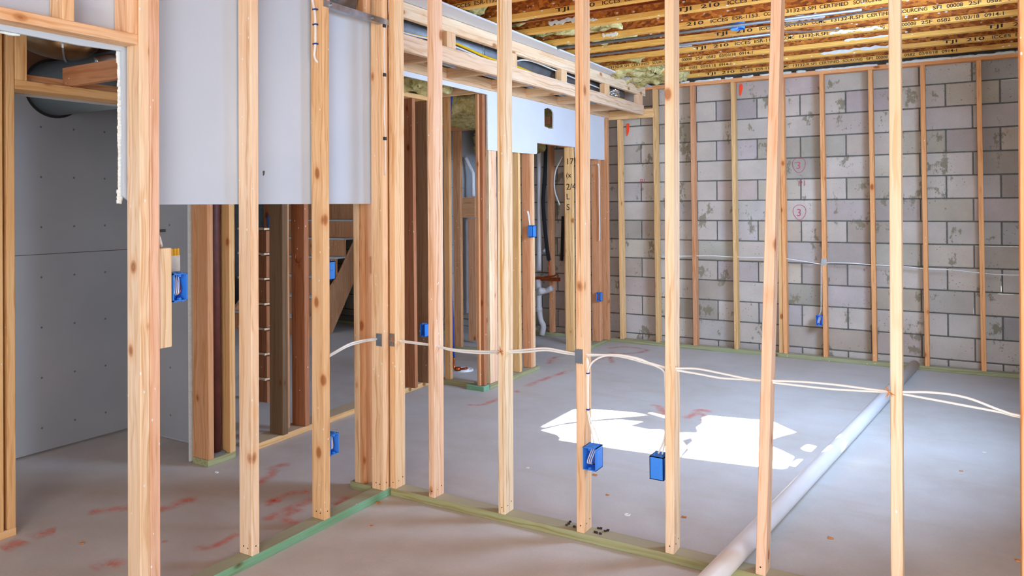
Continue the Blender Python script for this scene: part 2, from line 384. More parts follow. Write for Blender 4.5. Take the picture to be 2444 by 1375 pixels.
# block wall
YW = 7.758; bm = bmesh.new(); ca = bm.loops.layers.color.new('tone')
zj = [2.527 + 0.2032 - 0.2032 * k for k in range(15)]
for k in range(14):
    z1 = zj[k]; z0 = max(zj[k + 1], 0.0)
    if z1 <= 0.02: continue
    xo = -0.134 + (0.2032 if (k % 2) == 0 else 0.0)
    i0 = int((-8.2 - xo) / 0.4064); x = xo + i0 * 0.4064
    while x < 2.0:
        before = set(bm.faces); g = 0.0055; jy = random.uniform(-0.003, 0.003)
        box(bm, x + g, x + 0.4064 - g, YW + jy, YW + 0.19, z0 + g, z1 - g, 0.0045)
        t = random.uniform(0.86, 1.08); tone = (t * random.uniform(0.98, 1.03), t, t * random.uniform(0.96, 1.05), 1)
        for f in bm.faces:
            if f not in before:
                for l in f.loops: l[ca] = tone
        x += 0.4064
wall_back = tag(link('wall_back', bm, M['block']), 'grey concrete block wall', kind='structure')
bm = bmesh.new(); box(bm, -8.3, 2.2, YW + 0.007, YW + 0.2, 0.0, 3.0)
mo = link('mortar', bm, M['mortar'], wall_back); mo['label'] = 'darker grey mortar joints'
# right wall with the window the sun comes through, and left wall
bm = bmesh.new(); prism(bm, [(3.2, 0), (7.755, 0), (7.755, 3.0), (3.2, 3.0)], 'x', 0.75, 0.90, holes=[[(4.22, 1.08), (5.45, 1.08), (5.45, 2.50), (4.22, 2.50)]])
tag(link('wall_right', bm, M['mortar']), 'concrete side wall with a high window', kind='structure')
bm = bmesh.new(); prism(bm, [(-3.0, 0), (3.2, 0), (3.2, 3.0), (-3.0, 3.0)], 'x', 2.0, 2.15, holes=[[(-0.2, 0.05), (2.4, 0.05), (2.4, 2.15), (-0.2, 2.15)]])
box(bm, 0.90, 2.0, 3.2, 3.35, 0, 3.0); tag(link('wall_right_front', bm, M['mortar']), 'concrete side wall with a wide doorway beside the camera', kind='structure')
bm = bmesh.new(); box(bm, -8.4, -8.2, -3, 9, 0, 3); tag(link('wall_left', bm, M['mortar']), 'concrete wall at the dark far left end', kind='structure')
bm = bmesh.new(); box(bm, 4.0, 4.2, -3.5, 3.4, 0.0, 3.3)  # unseen wall added only to block sun at the side doorway
tag(link('sun_screen_wall', bm, M['mortar']), 'added unseen wall keeping the sun out of the side doorway', 'wall')
# added unseen mask over the window: holes cut to shape the sun patches
H = [[(-2.43, 4.47), (-2.45, 4.66), (-2.44, 4.98), (-2.30, 5.06), (-2.02, 5.12), (-1.93, 5.10), (-2.0, 5.02), (-2.14, 4.88), (-2.34, 4.66)],
     [(-2.40, 4.42), (-2.33, 4.60), (-2.16, 4.80), (-2.05, 4.90), (-1.90, 4.93), (-1.94, 4.80), (-1.80, 4.78), (-1.72, 4.82), (-1.66, 4.74), (-1.56, 4.84), (-1.50, 4.86), (-1.49, 4.78), (-1.54, 4.66), (-1.47, 4.55), (-1.45, 4.34), (-1.8, 4.31), (-2.20, 4.29), (-2.21, 4.33), (-2.26, 4.38)],
     [(-1.43, 4.35), (-1.435, 4.50), (-1.47, 4.56), (-1.465, 4.68), (-1.50, 4.75), (-1.50, 4.90), (-1.535, 4.98), (-1.53, 5.10), (-1.57, 5.22), (-1.55, 5.30), (-1.22, 5.36), (-1.15, 5.38), (-0.95, 5.19), (-0.96, 5.16), (-1.02, 5.04), (-1.06, 4.94), (-1.04, 4.83), (-0.95, 4.76), (-0.875, 4.69), (-0.87, 4.66), (-0.87, 4.46), (-0.89, 4.43), (-1.03, 4.40)],
     [(-0.860, 4.86), (-0.847, 4.95), (-0.830, 4.965), (-0.790, 4.95), (-0.780, 4.86), (-0.795, 4.82), (-0.835, 4.825)],
     [(-0.868, 4.52), (-0.845, 4.63), (-0.835, 4.655), (-0.800, 4.655), (-0.808, 4.55), (-0.826, 4.51), (-0.848, 4.505)],
     [(-0.740, 4.72), (-0.735, 4.83), (-0.71, 4.85), (-0.69, 4.78), (-0.70, 4.70)],
     [(-1.70, 5.06), (-1.72, 5.11), (-1.92, 5.18), (-1.94, 5.15), (-1.80, 5.09)]]
bm = bmesh.new()
prism(bm, [(4.15, 1.0), (5.55, 1.0), (5.55, 2.6), (4.15, 2.6)], 'x', 0.902, 0.906, holes=[[(p[1], (0.904 - p[0]) * 0.75) for p in h] for h in H])
tag(place(link('sun_mask', bm, M['dark']), (0.904, 4.9, 1.0)), 'added opaque mask over the high side window, cut to shape the sun patches', 'sheet')

# ------------------------------------------------------------------ floor joists
WORDS = [('TJI', 0.10, 0.06), ('210', 0.12, 0.05), ('ICCES', 0.12, 0.03), ('ESR-1153.', 0.18, 0.03), ('CCMC', 0.09, 0.03), ('13132-R.SFI', 0.20, 0.03), ('CERTIFIED', 0.17, 0.03), ('SOURCING', 0.16, 0.03), ('SFI', 0.05, 0.03), ('00008', 0.09, 0.03), ('2SF', 0.07, 0.03), ('0582', 0.08, 0.03), ('03/03/18', 0.14, 0.03), ('0914-1', 0.11, 0)]
joists = [(7.38, [-2.16], 'against the top of the block wall'), (6.955, [-3.92, -0.135], 'one joist out from the block wall'), (6.53, [-3.63, 0.15], 'two joists out from the block wall'),
          (6.105, [-1.88], 'three joists out from the block wall'), (5.68, [-1.595], 'above the rear grey conduit'), (5.255, [-1.83], 'above the front grey conduit beside the blue ceiling box'),
          (4.83, [-1.60], 'between the copper pipe and the grey conduits'), (4.405, [-2.27], 'just behind the black pipe'), (3.98, [-3.1, 0.3], 'in front of the black pipe at the picture top'), (3.555, [-2.0], 'nearest one showing above the soffit')]
for y, starts, where in joists:
    e = empty('floor_joist', (-5.2, y + 0.029, CZ)); tag(e, 'yellow wooden I joist ' + where, 'joist', 'floor joists overhead')
    z = 0
    bm = bmesh.new(); box(bm, -5.2, 0.745, y, y + 0.058, CZ, CZ + 0.036, 0.0015); f1 = child_world(link('bottom_flange', bm, M['flange']), e)
    bm = bmesh.new(); box(bm, -5.2, 0.745, y + 0.024, y + 0.034, CZ + 0.036, CZ + 0.224); child_world(link('web', bm, M['osb']), e)
    bm = bmesh.new(); box(bm, -5.2, 0.745, y, y + 0.058, CZ + 0.224, CZ + 0.26); child_world(link('top_flange', bm, M['flange']), e)
    for sx in starts:
        x = sx
        for word, wd, gap in WORDS:
            t = text('lettering', word, 0.034, (x, y - 0.0005, CZ + 0.006), M['ink'], e, off=0.0004)
            xs_ = [v.co.x for v in t.data.vertices]; k = wd / (max(xs_) - min(xs_)); t.data.transform(Matrix.Scale(k, 4, (1, 0, 0))); x += wd + gap

# ------------------------------------------------------------------ block wall framing
lum('top_plate', 'orange pine top plate along the head of the block wall', (-3.3, 0.745, 7.631, 7.72, 2.688, 2.7265), 'x', ORANGE, 'plate', mat='wood_speckled')
lum('bottom_plate', 'green treated plate on the floor along the block wall', (-3.30, 0.745, 7.631, 7.72, 0, 0.038), 'x', GREEN, 'plate', mat='treated')
bs = [(-3.185, 'pale pine furring stud in the corner under the soffit end', YEL, 2.39), (-2.785, 'pine furring stud on the block wall right of the soffit end', YEL, 2.688), (-2.385, 'orange furring stud on the block wall, third from its left corner', FIR, 2.688),
      (-1.972, 'yellow furring stud below the orange paint dab on the blocks', YEL, 2.688), (-1.505, 'reddish furring stud partly behind the slanted near stud', ORANGE, 2.688), (-1.146, 'orange furring stud carrying the small metal plate and the box', ORANGE, 2.688),
      (-0.730, 'orange furring stud just left of the pale near stud', ORANGE, 2.688), (-0.312, 'orange furring stud right of the pale near stud', ORANGE, 2.688), (0.110, 'rightmost orange furring stud on the block wall', ORANGE, 2.688)]
for x, lb, tn, zt in bs:
    lum('wall_stud', lb, (x, x + 0.038, 7.633, 7.72, 0.038, zt), 'z', tn, group='furring studs on the block wall', lean=(-0.012, 0))
lum('wall_stud', 'yellow stud doubled against the reddish furring stud on the blocks', (-1.548, -1.510, 7.645, 7.72, 0.038, 2.1), 'z', YEL, group='furring studs on the block wall', lean=(0.006, 0))
bm = bmesh.new(); pts = [(x, 7.66, z) for x, z in [(-2.76, 0.935), (-2.449, 0.944), (-2.2, 0.955), (-1.98, 0.948), (-1.656, 0.952), (-1.462, 0.945), (-1.161, 0.905), (-1.105, 0.918), (-0.9, 0.922), (-0.732, 0.913), (-0.5, 0.908), (-0.312, 0.893), (-0.1, 0.89), (0.097, 0.872), (0.25, 0.862), (0.45, 0.864), (0.7, 0.87)]]
tube(bm, pts, 0.005, 7, 5); tag(place(link('electrical_cable', bm, M['cable'], smooth=True), pts[0]), 'thin white cable strung through the furring studs on the block wall', 'cable')
bm = bmesh.new(); tube(bm, [(-1.158, 7.64, 0.93), (-1.162, 7.64, 0.6), (-1.165, 7.64, 0.47), (-1.185, 7.65, 0.42)], 0.004, 6)
tag(place(link('electrical_cable', bm, M['cable'], smooth=True), (-1.16, 7.64, 0.93)), 'thin white cable dropping down a furring stud to the box', 'cable')

def elec_box(loc, w, h, d, face, label, group='blue electrical boxes', wires=True, mat='blue', tilt=0.0):
    """open-fronted box; face is the way its mouth looks"""
    e = empty('electrical_box', loc); tag(e, label, 'electrical box', group); e.rotation_euler = (0, 0, {'-y': 0, '+x': PI / 2, '+y': PI, '-x': -PI / 2}[face] + tilt)
    th = 0.0032; bm = bmesh.new()
    box(bm, -w / 2, w / 2, d - th, d, 0, h); box(bm, -w / 2, -w / 2 + th, 0, d, 0, h); box(bm, w / 2 - th, w / 2, 0, d, 0, h)
    box(bm, -w / 2, w / 2, 0, d, 0, th); box(bm, -w / 2, w / 2, 0, d, h - th, h)
    for s in (-1, 1):
        box(bm, s * w * 0.25 - 0.004, s * w * 0.25 + 0.004, 0.01, d * 0.8, h, h + 0.004); box(bm, s * w * 0.28 - 0.005, s * w * 0.28 + 0.005, d * 0.1, d * 0.7, -0.004, 0)
    box(bm, w / 2, w / 2 + 0.0015, 0.012, d - 0.012, 0.012, h - 0.012)
    link('shell', bm, M[mat], e)
    bm = bmesh.new()
    for zz in (0.007, h - 0.007): ring(bm, (0, 0.002, zz), (0, 1, 0), 0.0018, 0.0055, 0.012, 10)
    ring(bm, (0, d + 0.0015, h / 2), (0, -1, 0), 0.004, 0.008, 0.003, 14)
    link('screw_boss', bm, M[mat], e)
    if wires:
        bm = bmesh.new()
        for i in range(3):
            x = -w * 0.2 + i * w * 0.14
            tube(bm, [(x + 0.012, d * 0.55, h * 0.95), (x + 0.006, d * 0.35, h * 0.7), (x - 0.004, d * 0.2, h * 0.3), (x, d * 0.5, h * 0.18)], 0.0022, 6)
        link('wire_tail', bm, M['cable'], e)
        bm = bmesh.new(); tube(bm, [(w * 0.2, d * 0.7, h * 0.9), (w * 0.28, d * 0.3, h * 0.5), (w * 0.1, d * 0.3, h * 0.22), (w * 0.2, d * 0.6, h * 0.2)], 0.0016, 6)
        link('bare_wire', bm, M['copper'], e)
    return e
elec_box((-1.176, 7.60, 0.335), 0.056, 0.092, 0.06, '-y', 'dark blue box with dangling wires on the block wall stud')
bm = bmesh.new(); box(bm, -1.155, -1.108, 7.629, 7.6325, 0.895, 0.96); tag(place(link('nail_plate', bm, M['galv']), (-1.13, 7.63, 0.895)), 'small bright metal nail plate on a block wall stud', 'nail plate')
# marks on the blocks
text('marking', 'P1', 0.075, (-2.99, YW - 0.006, 1.70), M['redink'], wall_back, ext=0.0006)
text('marking', 'P1', 0.075, (-1.375, YW - 0.006, 1.645), M['redink'], wall_back, ext=0.0006)
for zz in (1.81, 1.355):
    text('marking', '3', 0.10, (-1.395, YW - 0.006, zz), M['redink'], wall_back, ext=0.0006)
    bm = bmesh.new(); tube(bm, [(-1.365 + 0.058 * math.cos(a) + 0.006 * math.sin(2 * a), YW - 0.006, zz + 0.035 + 0.072 * math.sin(a)) for a in [2 * PI * k / 16 + 0.6 for k in range(17)]], 0.0022, 5, 2)
    link('marking', bm, M['redink'], wall_back)
for (x0, x1, z0, z1) in ((-1.925, -1.895, 2.56, 2.68), (-3.14, -3.105, 2.22, 2.36)):
    bm = bmesh.new(); prism(bm, [(x0, z0 + 0.01), (x0 + 0.008, z0), (x0 + 0.016, z0 + 0.012), (x1 - 0.004, z0 + 0.05), (x1 + 0.002, z1 - 0.04), (x1, z1 - 0.008), (x1 - 0.012, z1), (x0, z1 - 0.01)], 'y', YW - 0.0075, YW - 0.005); link('paint_dab', bm, M['orange'], wall_back)
# foam line above the plate
bm = bmesh.new()
for i in range(26):
    x = -2.5 + i * 0.16 + random.uniform(-0.03, 0.03); ln = random.uniform(0.08, 0.22)
    lump(bm, x, x + ln, 7.622, 7.65, CZ - 0.012, CZ + 0.004 + random.uniform(0, 0.006), (4, 4, 4), 0.006, 30, i)
tag(place(link('foam_bead', bm, M['foam'], smooth=True), (-2.5, 7.63, 2.72)), 'white foam sealant squeezed along the block wall top plate', 'foam', kind='stuff')

# ------------------------------------------------------------------ near walls
Y1 = 3.0455; X1 = -2.543; DP = 0.078
NG = 'studs of the near right stud wall'
lum('bottom_plate', 'green treated bottom plate of the near right wall', (X1, 1.6, Y1, Y1 + DP + 0.006, 0, 0.038), 'x', GREEN, 'plate', mat='treated')
lum('top_plate', 'pine top plate of the near right stud wall', (X1, 1.6, Y1, Y1 + DP, 2.65, 2.688), 'x', PINE, 'plate')
ns = [(-2.543, 0.012, PINE, 'pale near stud standing right of the built-up corner post'), (-2.297, 0.012, PINK, 'pinkish near stud with knots, next right of the corner post'), (-1.891, 0.014, CREAM, 'cream near stud with a yellow wane streak'),
      (-1.485, 0.014, PINE, 'near stud carrying a nail plate and an open blue box'), (-1.079, 0.022, CREAM, 'smooth pale near stud with a blue box on its left side'), (-0.714, 0.094, PINK, 'slanted pinkish near stud crossing the white pipe'),
      (-0.240, 0.016, CREAM, 'pale near stud nearest the right edge, with shavings at its hole'), (0.150, 0.016, ORANGE, 'near stud cut by the right edge of the picture')]
for x, ln, tn, lb in ns:
    o = lum('wall_stud', lb, (x, x + 0.0385, Y1, Y1 + DP, 0.038, 2.65), 'z', tn, group=NG, lean=(ln, 0))
    nails(o, [((x + 0.0385, Y1 + 0.022, 0.075), (1, 0, 0)), ((x + 0.0385, Y1 + 0.055, 0.085), (1, 0, 0)), ((x + 0.02 , Y1, 0.07), (0, -1, 0))])
# left near wall
LG = 'studs of the near left stud wall'
lum('bottom_plate', 'treated bottom plate of the near left wall with a bright green edge', (X1 - DP - 0.004, X1, -0.6, Y1, 0, 0.038), 'y', TEAL, 'plate', mat='treated')
lum('top_plate', 'pine top plate of the near left stud wall', (X1 - DP, X1, -0.6, Y1, 2.65, 2.688), 'y', PINE, 'plate')
def streak(o, x0, z0, z1, y, wmax, seed, tone):
    n = 60; L1_, R1_ = [], []
    for k in range(n + 1):
        z = z0 + (z1 - z0) * k / n; q = max(0.0, noise.noise(Vector((seed, z * 2.2, 0))) + 0.15) * wmax * 1.9 + 0.0006
        xx = x0 + noise.noise(Vector((seed + 5, z * 1.3, 0))) * 0.004
        L1_.append((xx - q, z)); R1_.append((xx + q * 0.35, z))
    bm = bmesh.new(); prism(bm, L1_ + R1_[::-1], 'y', y - 0.0007, y + 0.0005)
    k = link('bark_streak', bm, M['wood']); k.color = tone; k['label'] = 'brown bark streak'
    k.parent = o; k.matrix_parent_inverse = o.matrix_basis.inverted()
for o in list(COL.objects):
    if o.get('label', '').startswith('cream near stud'): streak(o, -1.862, 0.05, 2.5, Y1, 0.007, 3.1, (0.62, 0.36, 0.12, 1))
    if o.get('label', '').startswith('near stud carrying a nail'): streak(o, -1.452, 0.9, 2.5, Y1, 0.006, 8.7, (0.36, 0.17, 0.07, 1))
for y, w_, ln, tn, lb in [(2.996, 0.042, 0.0, PINE, 'corner post of the near walls with cables through it'), (2.578, 0.04, 0.0, (0.80, 0.54, 0.31, 1), 'near left stud with clipped white cable and two blue boxes'), (2.163, 0.04, 0.0, CREAM, 'broad pale near left stud with large knots'),
                      (1.706, 0.04, 0.0, PINK, 'speckled second ply of the doorway stud'), (1.667, 0.038, 0.0, CREAM, 'speckled doorway stud carrying the header end')]:
    o = lum('wall_stud', lb, (X1 - DP, X1, y, y + w_, 0.038, 2.65), 'z', tn, group=LG, lean=(0.012, 0), mat='wood_speckled')
    nails(o, [((X1 - 0.05, y, 0.072), (0, -1, 0)), ((X1 - 0.025, y, 0.068), (0, -1, 0)), ((X1, y + w_ * 0.5, 0.075), (1, 0, 0))])
lum('wall_stud', 'pine filler ply tucked behind the corner post', (X1 - DP - 0.001, X1 - 0.012, 3.040, 3.075, 0.038, 2.65), 'z', PINE, group=LG)
lum('header_plate', 'speckled pine header over the near left doorway', (X1 - DP, X1, 0.5, 1.667, 2.072, 2.110), 'y', PINE, 'header', mat='wood_speckled')
for y, lb in ((1.40, 'short cripple stud standing on the doorway header, left'), (1.626, 'cripple stud on the doorway header beside the king stud')):
    lum('cripple_stud', lb, (X1 - DP, X1, y, y + 0.04, 2.110, 2.65), 'z', PINE, 'stud', 'cripples over the near doorway', mat='wood_speckled')
# drywall on its far side
bm = bmesh.new(); torn = [(2.99 - i * 0.02, 2.448 + 0.010 * noise.noise(Vector((i * 0.7, 0, 0))) + (0.0 if i > 3 else 0.004)) for i in range(14)]
prism(bm, [(3.02, 1.497), (3.02, 2.446)] + torn + [(2.62, 2.70), (0.4, 2.70), (0.4, 2.058), (0.9, 2.050), (1.2, 2.056), (1.5, 2.050), (1.655, 2.056), (1.660, 1.80), (1.656, 1.53), (1.70, 1.50), (1.80, 1.497)], 'x', X1 - DP - 0.0135, X1 - DP - 0.001)
dw = tag(place(link('drywall_sheet', bm, [M['drywall']]), (X1 - DP - 0.013, 1.7, 1.497)), 'large pale drywall sheet behind the near left studs, cut off at chest height', 'drywall')
bm = bmesh.new()
for i in range(46):
    z = 1.50 + i * 0.0122; sz = 0.004 + (0.005 if i < 4 or i > 41 else 0)
    lump(bm, X1 - DP - 0.020, X1 - DP - 0.0145, 1.652 - sz, 1.664, z, z + 0.016, (2, 2, 2), 0.003, 60, i)
tag(place(link('foam_edge', bm, M['foam'], smooth=True), (X1 - DP - 0.02, 1.66, 1.5)), 'ragged white foam down the drywall edge of the near doorway', 'foam', kind='stuff')
bm = bmesh.new()
for i in range(14):
    y = 0.72 + i * 0.042
    lump(bm, X1 - DP - 0.026, X1 - DP - 0.0145, y, y + 0.05, 2.040 + 0.008 * (i / 14), 2.056, (3, 3, 3), 0.005, 40, i + 40)
tag(place(link('foam_edge', bm, M['foam'], smooth=True), (X1 - DP - 0.02, 0.9, 2.04)), 'ragged white foam under the near doorway header at its left', 'foam', kind='stuff')
for n_, (y, z) in enumerate(((2.30, 1.62), (2.68, 1.60))):
    bm = bmesh.new(); lump(bm, X1 - DP - 0.002, X1 - DP + 0.0005, y, y + 0.010, z, z + 0.022, (3, 3, 3), 0.003, 60, n_); child_world(link('scuff', bm, M['pencil']), dw)
# plate strap and angle bar
e = empty('angle_bar', (-2.53, 2.58, 2.41)); tag(e, 'galvanised angle bar bolted across the top of the corner post', 'bracket')
bm = bmesh.new(); box(bm, 0, 0.003, 0, 0.47, 0, 0.03); box(bm, -0.03, 0.0, 0, 0.47, 0, 0.003); link('bar', bm, M['galv'], e)
bm = bmesh.new()
for y in (0.05, 0.34): cyl(bm, (0.003, y, 0.016), (0.012, y, 0.016), 0.008, 8)
link('bolt', bm, M['galv'], e)
lum('hanger_strip', 'thin wooden strip rising from the angle bar', (-2.575, -2.55, 2.90, 2.925, 2.44, 2.70), 'z', PINE, 'strip')
bm = bmesh.new(); cyl(bm, (-2.83, 2.50, 2.58), (-2.83, 2.99, 2.58), 0.14, 28)
for y in (2.66, 2.84): ring(bm, (-2.83, y, 2.58), (0, 1, 0), 0.138, 0.146, 0.012, 28)
tag(place(link('round_duct', bm, M['galv'], smooth=False), (-2.83, 2.50, 2.44)), 'shiny round metal duct glimpsed above the torn drywall', 'duct')
# cable clipped to the left stud
e = empty('clipped_cable', (-2.575, 2.572, 2.16)); tag(e, 'white cable with blue clips at the top of the near left stud', 'cable')
bm = bmesh.new(); tube(bm, [(-2.60, 2.572, 2.50), (-2.588, 2.570, 2.44), (-2.572, 2.568, 2.38), (-2.570, 2.568, 2.30), (-2.571, 2.568, 2.23), (-2.578, 2.569, 2.19), (-2.572, 2.571, 2.165), (-2.568, 2.580, 2.155)], 0.006, 8)
child_world(link('cable_run', bm, M['cable'], smooth=True), e)
for z in (2.395, 2.325, 2.235):
    bm = bmesh.new(); x = -2.572; box(bm, x - 0.011, x + 0.011, 2.561, 2.578, z, z + 0.006); child_world(link('cable_clip', bm, M['blue_dark']), e)
# cable down the slit of the corner
e = empty('stapled_cable', (-2.506, 3.04, 1.60)); tag(e, 'thin white cable with black clips in the slit beside the corner post', 'cable')
bm = bmesh.new(); tube(bm, [(-2.530, 3.012, 2.42), (-2.531, 3.006, 2.25), (-2.529, 3.010, 2.1), (-2.532, 3.005, 1.95), (-2.528, 3.008, 1.85), (-2.532, 3.010, 1.64)], 0.003, 6); child_world(link('cable_run', bm, M['cable'], smooth=True), e)
for z in (2.395, 2.145, 1.82):
    bm = bmesh.new(); box(bm, -2.542, -2.524, 3.0, 3.016, z, z + 0.016); child_world(link('cable_clip', bm, M['dark']), e)
# nail plates
for b, lb in (((-2.583, -2.548, 2.9915, 2.995, 0.772, 0.834), 'grey nail plate on the corner post'), ((-2.537, -2.506, 3.0415, 3.0445, 0.767, 0.830), 'grey nail plate on the stud right of the corner post'), ((-1.484, -1.447, 3.0415, 3.0445, 0.784, 0.846), 'grey nail plate above the open blue box')):
    x0, x1, y0, y1, z0, z1 = b; bm = bmesh.new(); n = 7
    pl = [(x0 + (x1 - x0) * i / n, z1 + (0.002 if i % 2 else -0.002)) for i in range(n + 1)] + [(x1 - (x1 - x0) * i / n, z0 + (0.002 if i % 2 else -0.002)) for i in range(n + 1)]
    prism(bm, pl, 'y', y0, y1); tag(place(link('nail_plate', bm, M['galv_dull']), (x0, y0, z0)), lb, 'nail plate')
# long cables through the near right wall
def cable(pts, label, r=0.0045, mat='cable', name='electrical_cable', seg=7, cat='cable', group=None):
    bm = bmesh.new(); tube(bm, pts, r, seg); o = place(link(name, bm, M[mat], smooth=True), pts[0]); tag(o, label, cat, group); return o
yc = Y1 + 0.036
top = [(-2.53, 0.792), (-2.40, 0.792), (-2.277, 0.788), (-2.17, 0.778), (-2.02, 0.782), (-1.872, 0.795), (-1.76, 0.812), (-1.65, 0.829), (-1.55, 0.823), (-1.466, 0.820), (-1.36, 0.826), (-1.27, 0.832), (-1.15, 0.812), (-1.06, 0.800), (-0.95, 0.808), (-0.85, 0.800), (-0.75, 0.790), (-0.68, 0.790), (-0.55, 0.800), (-0.42, 0.803), (-0.30, 0.800), (-0.22, 0.800), (-0.10, 0.812), (0.0, 0.806), (0.10, 0.775), (0.168, 0.765), (0.4, 0.77)]
bot = [(-2.53, 0.785), (-2.40, 0.783), (-2.277, 0.781), (-2.17, 0.768), (-2.02, 0.770), (-1.872, 0.786), (-1.76, 0.800), (-1.65, 0.817), (-1.55, 0.812), (-1.466, 0.811), (-1.36, 0.822), (-1.27, 0.822), (-1.15, 0.803), (-1.06, 0.792), (-0.95, 0.785), (-0.85, 0.778), (-0.75, 0.783), (-0.68, 0.783), (-0.55, 0.782), (-0.42, 0.783), (-0.30, 0.790), (-0.22, 0.793), (-0.10, 0.784), (0.0, 0.775), (0.10, 0.766), (0.168, 0.757), (0.4, 0.76)]
cable([(x, yc - 0.006, z) for x, z in top], 'upper white cable threaded through the near right studs')
cable([(x, yc + 0.006, z) for x, z in bot], 'lower white cable threaded through the near right studs')
cable([(X1 - 0.035, 2.60, 0.770), (X1 - 0.035, 2.70, 0.795), (X1 - 0.036, 2.80, 0.815), (X1 - 0.036, 2.92, 0.815), (X1 - 0.036, 3.0, 0.805), (X1 - 0.02, 3.03, 0.795)], 'upper white cable entering the corner post from the left')
cable([(X1 - 0.045, 2.60, 0.758), (X1 - 0.045, 2.70, 0.783), (X1 - 0.045, 2.80, 0.803), (X1 - 0.045, 2.92, 0.806), (X1 - 0.045, 3.0, 0.798), (X1 - 0.03, 3.03, 0.79)], 'lower white cable entering the corner post from the left')
ys = Y1 + 0.03; xs = -1.4465
for k, dx in enumerate((0.0, 0.011)):
    cable([(xs - 0.01, ys + 0.006, 0.815), (xs + 0.006 + dx * 0.4, ys, 0.79), (xs + 0.006 + dx * 0.5, ys, 0.72), (xs + 0.006 + dx * 0.3, ys, 0.60), (xs + 0.010 + dx * 0.6, ys, 0.545), (xs + 0.024 + dx * 1.6, ys, 0.49), (xs + 0.036 + dx * 2.6, ys, 0.435)], ('left' if k == 0 else 'right') + ' one of the two cables dropping to the open blue box', r=0.0038)
cable([(xs + 0.007, ys - 0.004, 0.735), (xs + 0.03, ys - 0.004, 0.785), (xs + 0.08, ys, 0.818), (xs + 0.16, ys, 0.832), (xs + 0.25, ys, 0.825), (xs + 0.31, ys, 0.805), (-1.09, ys, 0.785), (-1.083, ys, 0.74), (-1.083, ys + 0.004, 0.55), (-1.092, ys, 0.49), (-1.115, ys, 0.435)], 'white cable arching between the two near blue boxes', r=0.0042)
cable([(-1.083, ys + 0.012, 0.56), (-1.088, ys + 0.008, 0.49), (-1.10, ys + 0.004, 0.43)], 'short white cable entering the rear-facing blue box', r=0.0038)
for z in (0.735, 0.575):
    bm = bmesh.new(); box(bm, xs + 0.001, xs + 0.016, ys - 0.008, ys + 0.008, z, z + 0.006); tag(place(link('cable_clip', bm, M['blue_dark']), (xs, ys, z)), 'tiny blue clip holding cables, ' + ('upper' if z > 0.7 else 'lower') + ' on the boxed stud', 'clip')
elec_box((-1.413, 3.030, 0.326), 0.062, 0.098, 0.075, '-y', 'open blue box with white wires on the right of a near stud')
elec_box((-1.113, 3.125, 0.333), 0.060, 0.096, 0.080, '+y', 'blue box showing its back, left of the smooth pale near stud', wires=False)
elec_box((-2.545, 2.650, 0.322), 0.056, 0.095, 0.07, '+x', 'open blue box low on the near left stud')
elec_box((-2.62, 2.652, 1.140), 0.052, 0.086, 0.06, '-x', 'blue box with two cables on the near left stud above waist height', wires=False)
for k, dz in enumerate((0.0, 0.012)):
    cable([(-2.60 + dz, 2.61, 1.30 - dz * 2), (-2.598 + dz, 2.63, 1.265), (-2.595 + dz, 2.65, 1.225)], ('outer' if k else 'inner') + ' short cable into the waist-height blue box', r=0.004)
# doorway board with its box
lum('nailer_block', 'pale board nailed upright beside the doorway stud', (-2.600, -2.548, 1.750, 1.802, 0.965, 1.335), 'z', CREAM, 'block')
elec_box((-2.548, 1.838, 1.132), 0.060, 0.103, 0.07, '+x', 'bright blue box on the nailed board by the doorway')
bm = bmesh.new(); box(bm, -2.640, -2.615, 1.835, 1.885, 1.24, 1.30); dv = empty('outlet_device', (-2.628, 1.86, 1.24)); child_world(link('device_body', bm, M['gypsum']), dv)
bm = bmesh.new()
for i in range(4): cyl(bm, (-2.62, 1.840 + i * 0.013, 1.30), (-2.62, 1.840 + i * 0.013, 1.327), 0.006, 8)
child_world(link('terminal', bm, M['yellow_wire']), dv); tag(dv, 'white wiring device with yellow tips above the doorway box', 'outlet')
cable([(-2.57, 1.760, 1.56), (-2.565, 1.757, 1.48), (-2.57, 1.750, 1.42)], 'white cable end hanging beside the doorway stud', r=0.004)
cable([(-2.57, 1.750, 1.40), (-2.57, 1.765, 1.375), (-2.575, 1.778, 1.34)], 'white cable curling onto the nailed board', r=0.006)
bm = bmesh.new(); box(bm, -2.565, -2.545, 1.745, 1.775, 1.395, 1.405); tag(place(link('cable_clip', bm, M['dark']), (-2.55, 1.75, 1.4)), 'black clip on the doorway stud', 'clip')

# splinters around the cable holes
for i, (x, y, z, lb) in enumerate([(-1.872, Y1 - 0.002, 0.80, 'splinters round the cable hole of the cream stud'), (-0.238, Y1 - 0.004, 0.805, 'splinters round the cable hole of the rightmost pale stud'), (-1.045, Y1 + 0.03, 0.80, 'splinters beside the cable of the smooth pale stud'), (-2.515, Y1 - 0.001, 0.80, 'splinters below the nail plate at the corner')]):
    bm = bmesh.new()
    for k in range(12):
        a = random.uniform(0, 2 * PI); L_ = random.uniform(0.012, 0.028); tube(bm, [(x, y, z), (x + math.cos(a) * L_ * 0.8, y - random.uniform(0.002, 0.014), z + math.sin(a) * L_)], 0.0014, 4, 1)
    tag(place(link('wood_splinters', bm, M['shaving']), (x, y, z)), lb, 'splinters', kind='stuff')

# ------------------------------------------------------------------ white pipe across the floor
bm = bmesh.new(); tube(bm, [(-0.392, 7.62, 0.041), (-0.60, 5.3, 0.060), (-0.80, 3.085, 0.083), (-0.97, 1.2, 0.100)], 0.0405, 28, 1)
tag(place(link('plastic_pipe', bm, M['pvc'], smooth=True), (-0.392, 7.62, 0.04)), 'long white plastic pipe lying across the floor to the block wall', 'pipe')
